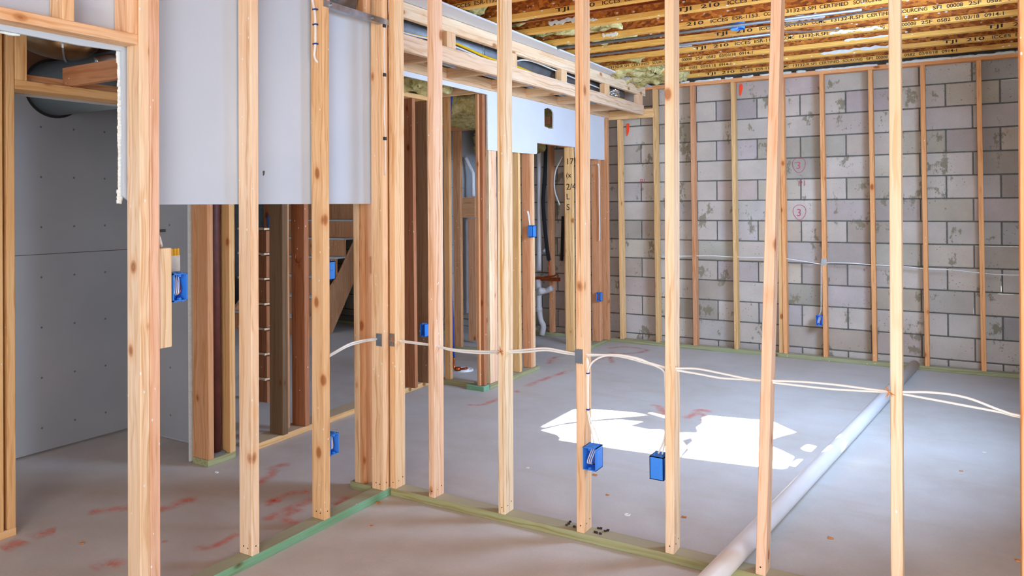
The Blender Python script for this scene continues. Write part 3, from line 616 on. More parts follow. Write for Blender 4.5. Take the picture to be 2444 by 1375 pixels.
# ------------------------------------------------------------------ soffit
XS = -2.86
lum('soffit_rail', 'upper pine rail of the soffit frame', (XS - 0.038, XS, 3.0, 7.60, 2.612, 2.704), 'y', CREAM, 'beam', 'soffit rails')
lum('soffit_rail', 'lower pine rail of the soffit frame', (XS - 0.038, XS, 3.0, 7.55, 2.412, 2.512), 'y', CREAM, 'beam', 'soffit rails')
for y, lb in ((3.30, 'behind the near corner stud'), (4.025, 'right of the pinkish near stud'), (4.83, 'behind the cream near stud'), (5.66, 'left of the boxed near stud'), (6.56, 'left of the crumpled foil'), (7.42, 'at the block wall end of the soffit')):
    lum('soffit_block', 'short upright block between the soffit rails ' + lb, (XS - 0.06, XS - 0.001, y, y + 0.10, 2.512, 2.612), 'z', PINE, 'block', 'upright blocks of the soffit')
for y, lb in ((3.42, 'nearest the corner post'), (3.98, 'left of the pinkish stud'), (4.60, 'right of the pinkish stud'), (5.22, 'behind the cream stud'), (5.78, 'right of the cream stud'), (6.38, 'left of the boxed stud'), (7.06, 'right of the boxed stud')):
    lum('soffit_rung', 'flat pine rung across the soffit underside ' + lb, (-3.275, XS - 0.038, y, y + 0.038, 2.425, 2.500), 'x', PINE, 'rung', 'rungs of the soffit')
lum('soffit_end_board', 'pine board closing the soffit at the block wall', (-3.29, -2.77, 7.592, 7.630, 2.388, 2.480), 'x', YEL, 'board')
lum('soffit_ledger', 'pine ledger fixed above the drywall header', (-3.312, -3.275, 3.3, 7.592, 2.412, 2.502), 'y', PINE, 'beam')
bm = bmesh.new(); prism(bm, [(-2.685, 3.3), (-2.795, 7.62), (-3.2, 7.62), (-3.2, 3.3)], 'z', 2.706, 2.7185)
tag(place(link('drywall_sheet', bm, M['drywall_lit']), (-2.9, 5.5, 2.706)), 'drywall strip pinched between soffit rail and joists, bounce light painted in as white', 'drywall')
bm = bmesh.new(); box(bm, -3.20, -3.19, 3.3, 7.6, 2.49, 2.706); tag(place(link('drywall_sheet', bm, M['drywall']), (-3.19, 5.4, 2.49)), 'pale drywall seen through the underside of the soffit', 'drywall')
bm = bmesh.new(); cyl(bm, (-3.055, 3.05, 2.60), (-3.055, 7.3, 2.60), 0.088, 28)
for y in (3.10, 3.62, 4.62, 6.3): ring(bm, (-3.055, y, 2.60), (0, 1, 0), 0.087, 0.094, 0.02, 28)
tag(place(link('round_duct', bm, M['galv_dull'], smooth=True), (-3.055, 3.05, 2.5)), 'long grey metal duct running inside the soffit', 'duct')
cable([(-2.93, 3.1, 2.52), (-2.93, 3.6, 2.538), (-2.93, 3.885, 2.552), (-2.93, 4.185, 2.575), (-2.93, 4.335, 2.568), (-2.93, 4.63, 2.545), (-2.93, 5.03, 2.543), (-2.93, 5.212, 2.533), (-2.93, 5.49, 2.522), (-2.93, 6.2, 2.52), (-2.93, 6.7, 2.522), (-2.93, 7.0, 2.535), (-2.93, 7.3, 2.525), (-2.94, 7.45, 2.51)], 'yellow gas pipe running inside the soffit', 0.009, 'yellow', 'gas_pipe', cat='pipe')
cable([(-2.915, 3.1, 2.535), (-2.915, 3.7, 2.538), (-2.915, 3.9, 2.546), (-2.912, 4.2, 2.545), (-2.912, 4.4, 2.532), (-2.912, 4.6, 2.520), (-2.912, 4.85, 2.55), (-2.912, 5.0, 2.578), (-2.912, 5.12, 2.606), (-2.912, 5.32, 2.615), (-2.915, 5.7, 2.60), (-2.93, 6.4, 2.58), (-2.95, 7.0, 2.57)], 'white cable running beside the gas pipe in the soffit', 0.006)
cable([(-3.0, 6.62, 2.475), (-3.0, 6.75, 2.478), (-3.0, 6.9, 2.465)], 'short blue pipe end under the soffit rail', 0.009, 'bluepipe', 'blue_pipe', cat='pipe')
bm = bmesh.new(); lump(bm, -2.965, -2.895, 6.82, 7.0, 2.535, 2.595, (14, 14, 14), 0.022, 45, 3); tag(place(link('foil_duct', bm, M['foil']), (-2.93, 6.9, 2.515)), 'crumpled silver foil duct inside the soffit', 'duct')
# drywall header with its ragged cutout
bm = bmesh.new()
prism(bm, [(5.15, 2.375), (3.3, 2.375), (3.3, 2.411), (7.60, 2.411), (7.545, 2.38), (7.545, 1.955), (6.80, 1.945), (6.795, 2.048), (6.01, 2.040), (6.005, 1.95), (5.99, 1.938), (5.60, 1.932), (5.185, 1.928), (5.185, 2.375)], 'x', -3.300, -3.288, holes=[[(6.15, 2.360), (6.15, 2.20), (6.19, 2.195), (6.24, 2.188), (6.325, 2.195), (6.33, 2.34), (6.30, 2.368), (6.22, 2.378)]])
o = tag(place(link('drywall_sheet', bm, M['drywall_lit']), (-3.29, 6.5, 1.94)), 'drywall header with a ragged hole above the inner doorway', 'drywall')
bm = bmesh.new(); box(bm, -3.301, -3.2885, 5.178, 5.1845, 1.928, 2.374); child_world(link('cut_edge', bm, M['gypsum']), o)
lum('header_board', 'pine board closing the top of the inner doorway', (-3.39, -3.302, 5.98, 6.745, 2.050, 2.088), 'y', ORANGE, 'header')
# ------------------------------------------------------------------ inner stud wall under the soffit
IG = 'studs of the inner wall under the soffit'
lum('bottom_plate', 'green treated plate stub left of the inner doorway', (-3.39, -3.288, 5.19, 6.02, 0, 0.038), 'y', GREEN, 'plate', mat='treated')
lum('bottom_plate', 'green treated plate stub right of the inner doorway', (-3.39, -3.288, 6.74, 7.630, 0, 0.038), 'y', GREEN, 'plate', mat='treated')
lum('bottom_plate', 'dusty treated plate beside the copper elbow', (-3.80, -3.465, 5.160, 5.245, 0, 0.036), 'x', GREEN, 'plate', mat='treated')
lum('bottom_plate', 'dark green plate end under the inner corner post', (-3.46, -3.292, 5.10, 5.184, 0, 0.040), 'x', TEAL, 'plate', mat='treated')
ws = [((-3.39, -3.302, 5.215, 5.253), CREAM, 2.40, 'pale inner stud at the corner under the drywall strip'), ((-3.39, -3.302, 5.255, 5.293), PINK, 2.40, 'pinkish inner stud doubled at the corner'), ((-3.39, -3.302, 5.295, 5.333), PINK, 2.40, 'reddish inner stud, third ply of the corner'),
      ((-3.39, -3.302, 5.69, 5.728), YEL, 2.40, 'rough yellow inner stud right of the cream near stud'), ((-3.39, -3.302, 5.895, 5.933), FIR, 2.40, 'reddish inner stud carrying a small blue box'), ((-3.39, -3.302, 5.935, 5.975), PINE, 2.40, 'trimmer at the left side of the inner doorway'),
      ((-3.39, -3.302, 6.75, 6.788), YEL, 2.40, 'trimmer with handwriting at the right side of the inner doorway'), ((-3.39, -3.302, 7.12, 7.158), FIR, 2.40, 'inner stud just right of the boxed near stud'), ((-3.39, -3.302, 7.37, 7.408), FIR, 2.40, 'reddish inner stud with a clipped cable drop'),
      ((-3.39, -3.302, 7.41, 7.448), FIR, 2.40, 'second ply beside the clipped cable drop'), ((-3.34, -3.252, 7.50, 7.538), FIR, 2.40, 'corner inner stud against the block wall framing'), ((-3.39, -3.302, 7.56, 7.598), FIR, 2.40, 'last inner stud, hard against the block wall framing')]
SO = {}
for (x0, x1, y0, y1), tn, zt, lb in ws:
    SO[y0] = lum('wall_stud', lb, (x0, x1, y0, y1, 0.04, zt), 'z', tn, group=IG)
hs = SO[6.75]
for s, z, sz in (('17', 1.88, 0.085), ('(x', 1.75, 0.07), ('2/4', 1.63, 0.085), ('L', 1.535, 0.08), ('S', 1.43, 0.085)):
    text('handwriting', s, sz, (-3.372, 6.748, z), M['ink'], hs, ext=0.0005)
lum('corner_stud', 'inner corner stud facing the near wall, lit face painted as a lighter board', (-3.358, -3.332, 5.105, 5.145, 0.042, 2.375), 'z', FIR, 'stud', IG)  # one stud as two boards: lit and shaded face painted in
lum('corner_stud', 'inner corner stud set back, shaded face painted as a dark red board', (-3.331, -3.302, 5.125, 5.165, 0.042, 2.375), 'z', RED, 'stud', IG)
elec_box((-3.30, 5.875, 1.20), 0.06, 0.10, 0.05, '-x', 'small blue box with cables on the inner wall stud', wires=False)
for k in (0, 1): cable([(-3.28, 5.80 + k * 0.015, 1.43), (-3.285, 5.83 + k * 0.015, 1.38), (-3.29, 5.86 + k * 0.01, 1.30)], ('left' if k == 0 else 'right') + ' cable into the small blue box of the inner wall', r=0.004)
elec_box((-3.295, 7.325, 0.47), 0.05, 0.09, 0.05, '-y', 'blue box low on the inner wall near the block wall corner', wires=False)
cable([(-3.297, 7.33, 1.90), (-3.285, 7.345, 1.88), (-3.285, 7.345, 1.60), (-3.285, 7.35, 1.3), (-3.285, 7.345, 1.10)], 'white cable drop clipped to the inner stud by the block wall', r=0.006)

# ------------------------------------------------------------------ plumbing beyond the inner doorway
cable([(-4.125, 7.58, 2.35), (-4.125, 7.58, 1.5), (-4.135, 7.58, 0.74)], 'tall white plastic vent pipe beyond the inner doorway', 0.027, 'pvc', 'vent_pipe', 14, 'pipe')
cable([(-4.05, 7.66, 2.35), (-4.05, 7.66, 1.2), (-4.06, 7.66, 1.02), (-4.12, 7.66, 0.95)], 'thinner white pipe bending behind the vent pipe', 0.016, 'pvc', 'drain_pipe', 12, 'pipe')
cable([(-4.02, 7.55, 2.35), (-4.03, 7.55, 1.9), (-4.06, 7.55, 1.5), (-4.03, 7.55, 1.1), (-3.995, 7.55, 0.86)], 'black foam-wrapped pipe hanging beyond the inner doorway', 0.022, 'black', 'insulated_pipe', 12, 'pipe')
cable([(-3.89, 7.70, 1.35), (-3.90, 7.70, 1.1), (-3.91, 7.70, 0.85)], 'second black pipe against the blocks', 0.018, 'black', 'insulated_pipe', 10, 'pipe')
e = empty('copper_manifold', (-4.0, 7.56, 0.68)); tag(e, 'copper valve stub on a brown board beyond the inner doorway', 'valve')
bm = bmesh.new(); box(bm, -4.17, -3.88, 7.545, 7.60, 0.63, 0.67); child_world(link('board', bm, M['copper']), e)
bm = bmesh.new(); tube(bm, [(-3.995, 7.55, 0.86), (-3.995, 7.55, 0.70), (-4.05, 7.54, 0.665)], 0.010, 10); tube(bm, [(-3.88, 7.54, 0.72), (-3.93, 7.54, 0.69), (-4.04, 7.53, 0.675)], 0.009, 10); child_world(link('copper_tube', bm, M['copper'], smooth=True), e)
e = empty('drain_assembly', (-4.12, 7.55, 0.06)); tag(e, 'white plastic drain with trap beyond the inner doorway', 'pipe')
bm = bmesh.new(); tube(bm, [(-4.13, 7.55, 0.64), (-4.12, 7.55, 0.30), (-4.10, 7.55, 0.18), (-4.07, 7.55, 0.12), (-4.09, 7.55, 0.02)], 0.030, 14, 4); child_world(link('trap', bm, M['pvc'], smooth=True), e)
bm = bmesh.new(); tube(bm, [(-4.13, 7.55, 0.50), (-4.02, 7.52, 0.52), (-3.93, 7.50, 0.56)], 0.030, 14, 4); tube(bm, [(-4.045, 7.42, 0.535), (-4.045, 7.55, 0.51)], 0.036, 14, 1); child_world(link('branch', bm, M['pvc'], smooth=True), e)
for z in (0.28, 0.46):
    bm = bmesh.new(); cyl(bm, (-4.122, 7.55, z), (-4.124, 7.55, z + 0.05), 0.036, 14); child_world(link('coupling', bm, M['pvc'], smooth=True), e)
lum('bottom_plate', 'green treated plate behind the plumbing', (-5.0, -3.392, 7.631, 7.72, 0, 0.038), 'x', GREEN, 'plate', mat='treated')
for x, tn, zt, lb in ((-4.04, FIR, 2.5, 'dim reddish furring stud behind the black pipe'), (-3.845, FIR, 2.5, 'dim furring stud at the right of the copper stub')):
    lum('wall_stud', lb, (x, x + 0.038, 7.633, 7.72, 0.038, zt), 'z', tn, group='furring studs in the utility room')
lum('wall_stud', 'short brown stud behind the handwriting', (-3.80, -3.72, 7.58, 7.62, 0.85, 1.75), 'z', RED, group='furring studs in the utility room')
cable([(-3.84, 7.60, 2.02), (-3.92, 7.58, 1.85), (-3.93, 7.58, 1.65), (-3.87, 7.58, 1.48)], 'loose white cable dangling beyond the inner doorway', 0.008)

# ------------------------------------------------------------------ hall wall on the left
HG = 'studs of the hall wall'
XH = -3.72
lum('bottom_plate', 'plate stub under the left doorway jamb', (-3.86, XH, 1.0, 1.832, 0, 0.036), 'y', YEL, 'plate', mat='treated')
lum('bottom_plate', 'treated plate under the hall post', (-3.86, XH, 2.857, 3.05, 0, 0.038), 'y', GREEN, 'plate', mat='treated')
lum('bottom_plate', 'dusty plate under the weathered hall studs', (-3.86, XH, 3.22, 4.45, 0, 0.038), 'y', YEL, 'plate', lean=(-0.05, 0), mat='treated')
lum('bottom_plate', 'dusty plate under the bark-edged hall stud', (-3.93, -3.80, 4.5, 5.15, 0, 0.038), 'y', YEL, 'plate', lean=(-0.02, 0), mat='treated')
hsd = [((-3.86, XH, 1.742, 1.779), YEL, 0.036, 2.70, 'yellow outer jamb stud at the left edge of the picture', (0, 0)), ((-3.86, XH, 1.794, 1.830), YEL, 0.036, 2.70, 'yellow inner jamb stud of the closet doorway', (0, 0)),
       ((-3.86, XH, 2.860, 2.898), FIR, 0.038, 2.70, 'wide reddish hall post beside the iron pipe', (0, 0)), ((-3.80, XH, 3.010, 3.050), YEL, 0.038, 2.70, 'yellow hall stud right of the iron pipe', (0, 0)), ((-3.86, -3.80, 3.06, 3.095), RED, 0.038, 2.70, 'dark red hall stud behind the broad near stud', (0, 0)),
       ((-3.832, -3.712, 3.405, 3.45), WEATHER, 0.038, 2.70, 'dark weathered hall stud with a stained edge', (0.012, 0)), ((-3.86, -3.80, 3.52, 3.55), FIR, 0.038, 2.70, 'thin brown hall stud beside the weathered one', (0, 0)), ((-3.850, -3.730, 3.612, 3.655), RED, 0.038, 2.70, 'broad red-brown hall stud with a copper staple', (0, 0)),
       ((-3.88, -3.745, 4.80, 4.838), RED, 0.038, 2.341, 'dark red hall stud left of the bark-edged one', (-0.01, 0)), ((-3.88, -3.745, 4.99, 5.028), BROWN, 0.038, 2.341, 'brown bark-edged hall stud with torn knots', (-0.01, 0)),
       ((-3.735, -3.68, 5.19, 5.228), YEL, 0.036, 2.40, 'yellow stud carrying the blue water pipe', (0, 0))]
for (x0, x1, y0, y1), tn, z0, zt, lb, ln in hsd:
    lum('wall_stud', lb, (x0, x1, y0, y1, z0, zt), 'z', tn, group=HG, lean=ln)
lum('wall_stud', 'pale cripple over the closet doorway at its left', (-3.86, XH, 1.832, 1.885, 2.078, 2.70), 'z', YEL, group=HG)
lum('header_plate', 'yellow header over the closet doorway', (-3.86, XH, 1.832, 2.86, 2.036, 2.078), 'y', YEL, 'header')
lum('header_plate', 'second board lying on the closet doorway header', (-3.86, -3.78, 1.89, 2.84, 2.079, 2.117), 'y', PINE, 'header')
lum('hall_joist', 'board nailed across the hall from the closet header', (-3.775, -2.66, 2.075, 2.113, 2.08, 2.172), 'x', FIR, 'board')
lum('hall_joist', 'board crossing over the hall beside the mineral wool', (-3.74, -3.315, 5.09, 5.128, 2.379, 2.440), 'x', PINE, 'board')
lum('top_plate', 'pine plate over the bark-edged hall stud', (-3.885, -3.745, 4.55, 5.16, 2.341, 2.377), 'y', YEL, 'plate')
bm = bmesh.new(); box(bm, -3.873, -3.861, 1.84, 2.86, 2.025, 2.076); tag(place(link('drywall_sheet', bm, M['drywall_shade']), (-3.867, 2.3, 2.025)), 'drywall strip hung behind the closet header, its lower edge showing', 'drywall')
bm = bmesh.new(); box(bm, -3.884, -3.871, 2.85, 3.09, 0.01, 2.70); tag(place(link('drywall_sheet', bm, M['gypsum']), (-3.88, 2.9, 0.01)), 'drywall sheet edge standing against the hall post', 'drywall')
# closet drywall
bm = bmesh.new(); box(bm, -4.84, -4.82, 0.9, 3.10, 0.012, 2.26); dwc = tag(link('wall_far_left', bm, M['drywall_shade']), 'drywall at the back of the closet, shade painted in as grey', kind='structure')
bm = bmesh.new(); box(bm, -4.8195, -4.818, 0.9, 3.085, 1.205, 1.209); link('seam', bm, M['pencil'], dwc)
bm = bmesh.new(); box(bm, -4.82, -3.886, 3.087, 3.10, 0.012, 2.26); tag(link('wall_inner_left', bm, M['drywall_shade']), 'drywall at the right side of the closet, shade painted in as grey', kind='structure')
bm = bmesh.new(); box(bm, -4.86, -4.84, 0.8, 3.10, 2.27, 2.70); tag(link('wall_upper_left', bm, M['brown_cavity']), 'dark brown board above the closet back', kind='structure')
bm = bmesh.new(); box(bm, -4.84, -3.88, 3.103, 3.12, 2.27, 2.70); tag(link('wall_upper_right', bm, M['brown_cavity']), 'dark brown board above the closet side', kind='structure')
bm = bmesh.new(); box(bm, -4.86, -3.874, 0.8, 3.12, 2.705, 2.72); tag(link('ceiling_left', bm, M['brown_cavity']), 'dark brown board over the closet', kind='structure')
# big wrapped duct through the closet back wall
bm = bmesh.new(); cyl(bm, (-4.83, 2.60, 2.225), (-3.99, 2.62, 2.225), 0.165, 40); wd = tag(place(link('wrapped_duct', bm, M['duct_wrap'], smooth=True), (-4.4, 2.7, 2.06)), 'fat grey-green wrapped duct entering the closet wall', 'duct')
bm = bmesh.new(); ring(bm, (-4.818, 2.602, 2.225), (1, 0, 0), 0.166, 0.182, 0.003, 40); tag(place(link('duct_hole', bm, M['dark']), (-4.818, 2.602, 2.225)), 'dark ragged gap around the duct in the closet wall', 'hole')
# metal elbow and pipe above the hall
e = empty('metal_elbow', (-4.0, 2.25, 2.30)); tag(e, 'bronze-looking metal duct elbow above the hall', 'duct')
bm = bmesh.new(); tube(bm, [(-4.55, 2.02, 2.52), (-4.25, 2.08, 2.45), (-4.08, 2.17, 2.36), (-4.0, 2.28, 2.36), (-4.0, 2.34, 2.47), (-4.0, 2.36, 2.70)], 0.088, 24, 4); child_world(link('elbow', bm, M['bronze'], smooth=True), e)
bm = bmesh.new(); ring(bm, (-4.03, 2.23, 2.345), (0.6, 0.75, 0.0), 0.087, 0.094, 0.010, 30); child_world(link('seam_ring', bm, M['galv']), e)
cable([(-3.93, 2.33, 2.255), (-3.925, 2.40, 2.285), (-3.92, 2.50, 2.33), (-3.92, 2.60, 2.70)], 'short shiny metal pipe beside the elbow above the hall', 0.026, 'galv', 'metal_pipe', 16, 'pipe')
# iron pipe
e = empty('iron_pipe', (-3.79, 2.955, 0.0)); tag(e, 'dark red cast iron pipe standing beside the hall post', 'pipe')
bm = bmesh.new(); cyl(bm, (-3.79, 2.955, 0.0), (-3.79, 2.955, 2.7), 0.037, 24); child_world(link('pipe_run', bm, M['iron'], smooth=True), e)
bm = bmesh.new(); lump(bm, -3.85, -3.735, 2.90, 3.0, 0.0, 0.055, (6, 6, 6), 0.01, 20, 2); child_world(link('grout_collar', bm, M['mortar'], smooth=True), e)
bm = bmesh.new(); tube(bm, [(-3.80, 3.607, 1.17), (-3.795, 3.600, 1.13), (-3.77, 3.598, 1.115), (-3.75, 3.600, 1.14), (-3.745, 3.607, 1.17)], 0.0022, 6); tag(place(link('copper_wire', bm, M['copper']), (-3.77, 3.6, 1.12)), 'little copper wire loop on the red-brown hall stud', 'wire')
# stub wall continuing left of the corner
lum('bottom_plate', 'short green plate stub left of the corner post', (-2.79, -2.645, 3.016, 3.094, 0, 0.038), 'x', GREEN, 'plate', mat='treated')
lum('wall_stud', 'pine stud set back left of the corner post', (-2.760, -2.722, 3.02, 3.10, 0.038, 2.65), 'z', PINE, group=LG)
lum('wall_stud', 'second pine stud pressed against the set-back one', (-2.720, -2.682, 3.02, 3.10, 0.038, 2.65), 'z', FIR, group=LG)
bm = bmesh.new(); box(bm, -2.62, -2.60, 3.10, 3.135, 1.15, 1.24); tag(place(link('electrical_box', bm, M['blue']), (-2.61, 3.10, 1.15)), 'sliver of a blue box behind the corner post', 'electrical box')

# ------------------------------------------------------------------ blue water pipe, copper elbow, floor cover
cable([(-3.675, 5.24, 2.42), (-3.695, 5.235, 2.2), (-3.70, 5.235, 1.5), (-3.70, 5.235, 0.9), (-3.685, 5.24, 0.5), (-3.685, 5.25, 0.20)], 'blue plastic water pipe strapped to a yellow stud', 0.0085, 'bluepipe', 'water_pipe', 8, 'pipe')
e = empty('copper_elbow', (-3.685, 5.25, 0.12)); tag(e, 'copper elbow at the foot of the blue water pipe', 'pipe')
bm = bmesh.new(); tube(bm, [(-3.685, 5.25, 0.21), (-3.685, 5.25, 0.14), (-3.66, 5.25, 0.115), (-3.56, 5.26, 0.13)], 0.010, 10, 4); child_world(link('stub', bm, M['copper'], smooth=True), e)
bm = bmesh.new(); cyl(bm, (-3.665, 5.25, 0.115), (-3.625, 5.253, 0.12), 0.018, 14); child_world(link('fitting', bm, M['copper'], smooth=True), e)
e = empty('floor_cover', (-3.875, 5.68, 0)); tag(e, 'round white cover lying on the floor beyond the copper elbow', 'cover')
bm = bmesh.new(); bmesh.ops.create_cone(bm, cap_ends=True, segments=32, radius1=0.085, radius2=0.078, depth=0.016, matrix=Matrix.Translation((0, 0, 0.008))); link('disc', bm, M['pvc'], e)
bm = bmesh.new(); ring(bm, (0, 0, 0.016), (0, 0, 1), 0.045, 0.052, 0.004, 28); link('rim', bm, M['pvc'], e)
elec_box((-3.715, 4.86, 0.44), 0.05, 0.10, 0.05, '-y', 'blue box low beside the bark-edged hall stud', wires=False)

# ------------------------------------------------------------------ rooms beyond
bm = bmesh.new(); box(bm, -4.72, -4.70, 6.45, 7.7, 0.3, 2.70); tag(place(link('drywall_sheet', bm, M['drywall_shade']), (-4.71, 7.0, 0.3)), 'drywall behind the blue water pipe, shade painted in as grey', 'drywall')
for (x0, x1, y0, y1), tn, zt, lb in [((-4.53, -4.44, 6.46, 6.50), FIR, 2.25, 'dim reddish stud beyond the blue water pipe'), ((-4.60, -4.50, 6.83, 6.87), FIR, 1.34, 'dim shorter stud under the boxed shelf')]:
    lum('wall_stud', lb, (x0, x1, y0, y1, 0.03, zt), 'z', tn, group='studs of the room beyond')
lum('bottom_plate', 'green plate of the room beyond the blue pipe', (-4.6, -3.95, 6.46, 6.55, 0, 0.03), 'x', GREEN, 'plate', mat='treated')
lum('header_board', 'dim board over the room beyond the blue pipe', (-4.70, -3.392, 6.46, 6.50, 2.252, 2.33), 'x', FIR, 'board')
lum('shelf_block', 'small wooden framed box on the wall of the room beyond', (-4.66, -4.50, 6.82, 6.92, 1.35, 1.57), 'x', FIR, 'block')
cable([(-4.655, 6.88, 2.005), (-4.61, 6.88, 1.92), (-4.565, 6.88, 1.84), (-4.558, 6.88, 1.80), (-4.555, 6.88, 1.58)], 'white bent pipe above the framed box in the room beyond', 0.02, 'pvc', 'drain_pipe', 12, 'pipe')
cable([(-4.5, 6.449, 2.29), (-4.1, 6.449, 2.285), (-3.5, 6.449, 2.28)], 'yellow gas pipe under the mineral wool beyond', 0.008, 'yellow', 'gas_pipe', cat='pipe')
# stairs beyond
e = empty('staircase', (-7.0, 6.3, 0)); tag(e, 'unfinished wooden stairs rising in the far room', 'stairs')
for k in range(9):
    z = 0.22 * k; y = 6.28 + 0.15 * k
    bm = bmesh.new(); box(bm, -7.7, -6.42, y, y + 0.02, z, z + 0.195); rs = child_world(link('riser', bm, M['wood']), e); rs.color = (PINE if k > 6 else FIR)
    bm = bmesh.new(); box(bm, -7.7, -6.42, y - 0.012, y + 0.17, z + 0.197, z + 0.217); child_world(link('tread', bm, M['gypsum']), e)
for x in (-6.415, -7.74):
    bm = bmesh.new(); prism(bm, [(6.12, 0.0), (6.12, 0.05), (6.75, 0.68), (7.55, 1.80), (7.55, 1.40), (6.70, 0.12), (6.62, 0.0)], 'x', x, x + 0.035); st = child_world(link('stringer', bm, M['wood']), e); st.color = FIR
e = empty('stair_side', (-4.62, 4.05, 0)); tag(e, 'stacked pale tread ends seen between the dark hall studs', 'stairs')
for k in range(7):
    bm = bmesh.new(); box(bm, -4.85, -4.55, 4.02, 4.06, 0.19 * k, 0.19 * k + 0.16); rs = child_world(link('riser', bm, M['wood']), e); rs.color = RED
    bm = bmesh.new(); box(bm, -4.85, -4.55, 4.0, 4.06, 0.19 * k + 0.170, 0.19 * k + 0.185); tr = child_world(link('tread', bm, M['wood']), e); tr.color = CREAM
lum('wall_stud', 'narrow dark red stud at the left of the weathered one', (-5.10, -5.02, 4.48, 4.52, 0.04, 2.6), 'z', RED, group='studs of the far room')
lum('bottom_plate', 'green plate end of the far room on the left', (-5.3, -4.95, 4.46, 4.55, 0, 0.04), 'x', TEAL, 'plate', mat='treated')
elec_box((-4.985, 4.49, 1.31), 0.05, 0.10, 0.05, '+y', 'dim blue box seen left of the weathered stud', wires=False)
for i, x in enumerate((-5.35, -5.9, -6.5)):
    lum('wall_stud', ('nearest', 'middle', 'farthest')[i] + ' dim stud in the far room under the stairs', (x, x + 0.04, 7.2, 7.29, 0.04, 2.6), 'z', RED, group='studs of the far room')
lum('bottom_plate', 'dark green plate across the far room floor', (-7.0, -5.0, 7.19, 7.29, 0, 0.04), 'x', GREEN, 'plate', mat='treated')

# ------------------------------------------------------------------ insulation
wl = [((-3.25, -2.62, 4.47, 4.80, CZ + 0.06, CZ + 0.22), 'mineral wool in the joist bay left of the cream stud'), ((-3.20, -2.10, 4.90, 5.22, CZ + 0.055, CZ + 0.22), 'mineral wool bulging over the soffit right of the cream stud'), ((-3.1, -2.15, 5.33, 5.65, CZ + 0.055, CZ + 0.22), 'mineral wool beside the boxed near stud'),
      ((-3.0, -2.45, 6.18, 6.50, CZ + 0.055, CZ + 0.2), 'mineral wool tuft in the third bay from the block wall'), ((-2.98, -2.42, 6.60, 6.93, CZ - 0.03, CZ + 0.2), 'torn mineral wool hanging near the soffit end'), ((-2.95, -2.30, 7.03, 7.36, CZ - 0.04, CZ + 0.15), 'mineral wool tuft above the soffit corner'),
      ((-3.2, -2.75, 4.04, 4.38, CZ + 0.055, CZ + 0.22), 'mineral wool at the top left of the joist bays')]
for i, (b, lb) in enumerate(wl):
    bm = bmesh.new(); lump(bm, *b, (16, 16, 16), 0.055, 11, i * 3 + 1); tag(place(link('mineral_wool', bm, M['wool'], smooth=True), (b[0], b[2], b[4])), lb, 'insulation', 'mineral wool batts')
for i, (b, lb) in enumerate([((-3.92, -3.50, 4.58, 5.05, 2.39, 2.51), 'mineral wool over the dark red hall stud'), ((-4.30, -3.44, 5.26, 6.40, 2.25, 2.46), 'mineral wool over the blue water pipe'), ((-4.6, -3.95, 6.9, 7.5, 2.05, 2.3), 'dim mineral wool in the room beyond'), ((-3.8, -3.44, 6.52, 6.80, 2.25, 2.42), 'mineral wool seen through the header hole')]):
    bm = bmesh.new(); lump(bm, *b, (14, 14, 14), 0.05, 9, i * 5 + 2); tag(place(link('mineral_wool', bm, M['wool'], smooth=True), (b[0], b[2], b[4])), lb, 'insulation', 'mineral wool batts')

# ------------------------------------------------------------------ things on the ceiling
def run(p0, p1, r, mat, name, label, cat):
    bm = bmesh.new(); cyl(bm, p0, p1, r, 12); tag(place(link(name, bm, M[mat], smooth=True), p0), label, cat)
run((-2.75, 5.35, CZ - 0.013), (-0.55, 5.34, CZ - 0.013), 0.011, 'galv_dull', 'conduit', 'front grey conduit under the joists by the blue ceiling box', 'conduit')
run((-2.85, 5.76, CZ - 0.013), (-1.20, 5.76, CZ - 0.013), 0.011, 'galv_dull', 'conduit', 'rear grey conduit under the joists', 'conduit')
run((-2.9, 4.52, CZ + 0.03), (0.74, 4.52, CZ + 0.03), 0.012, 'black', 'insulated_pipe', 'black pipe running along the joists near the picture top', 'pipe')
run((-2.9, 4.56, CZ + 0.015), (0.74, 4.56, CZ + 0.015), 0.007, 'copper', 'copper_pipe', 'thin copper pipe beside the black ceiling pipe', 'pipe')
e = empty('ceiling_box', (-1.353, 5.39, CZ - 0.02)); tag(e, 'round blue electrical box hung between the joists', 'electrical box')
bm = bmesh.new(); ring(bm, (0, 0.02, -0.004), (0, 0, 1), 0.046, 0.050, 0.05, 28); bmesh.ops.create_cone(bm, cap_ends=True, segments=28, radius1=0.046, radius2=0.046, depth=0.003, matrix=Matrix.Translation((0, 0.02, 0.045))); link('shell', bm, M['blue'], e)
bm = bmesh.new(); tube(bm, [(0.02, 0.02, 0.03), (0.0, 0.01, 0.0), (-0.02, 0.02, 0.005)], 0.003, 6); link('wire_tail', bm, M['cable'], e)
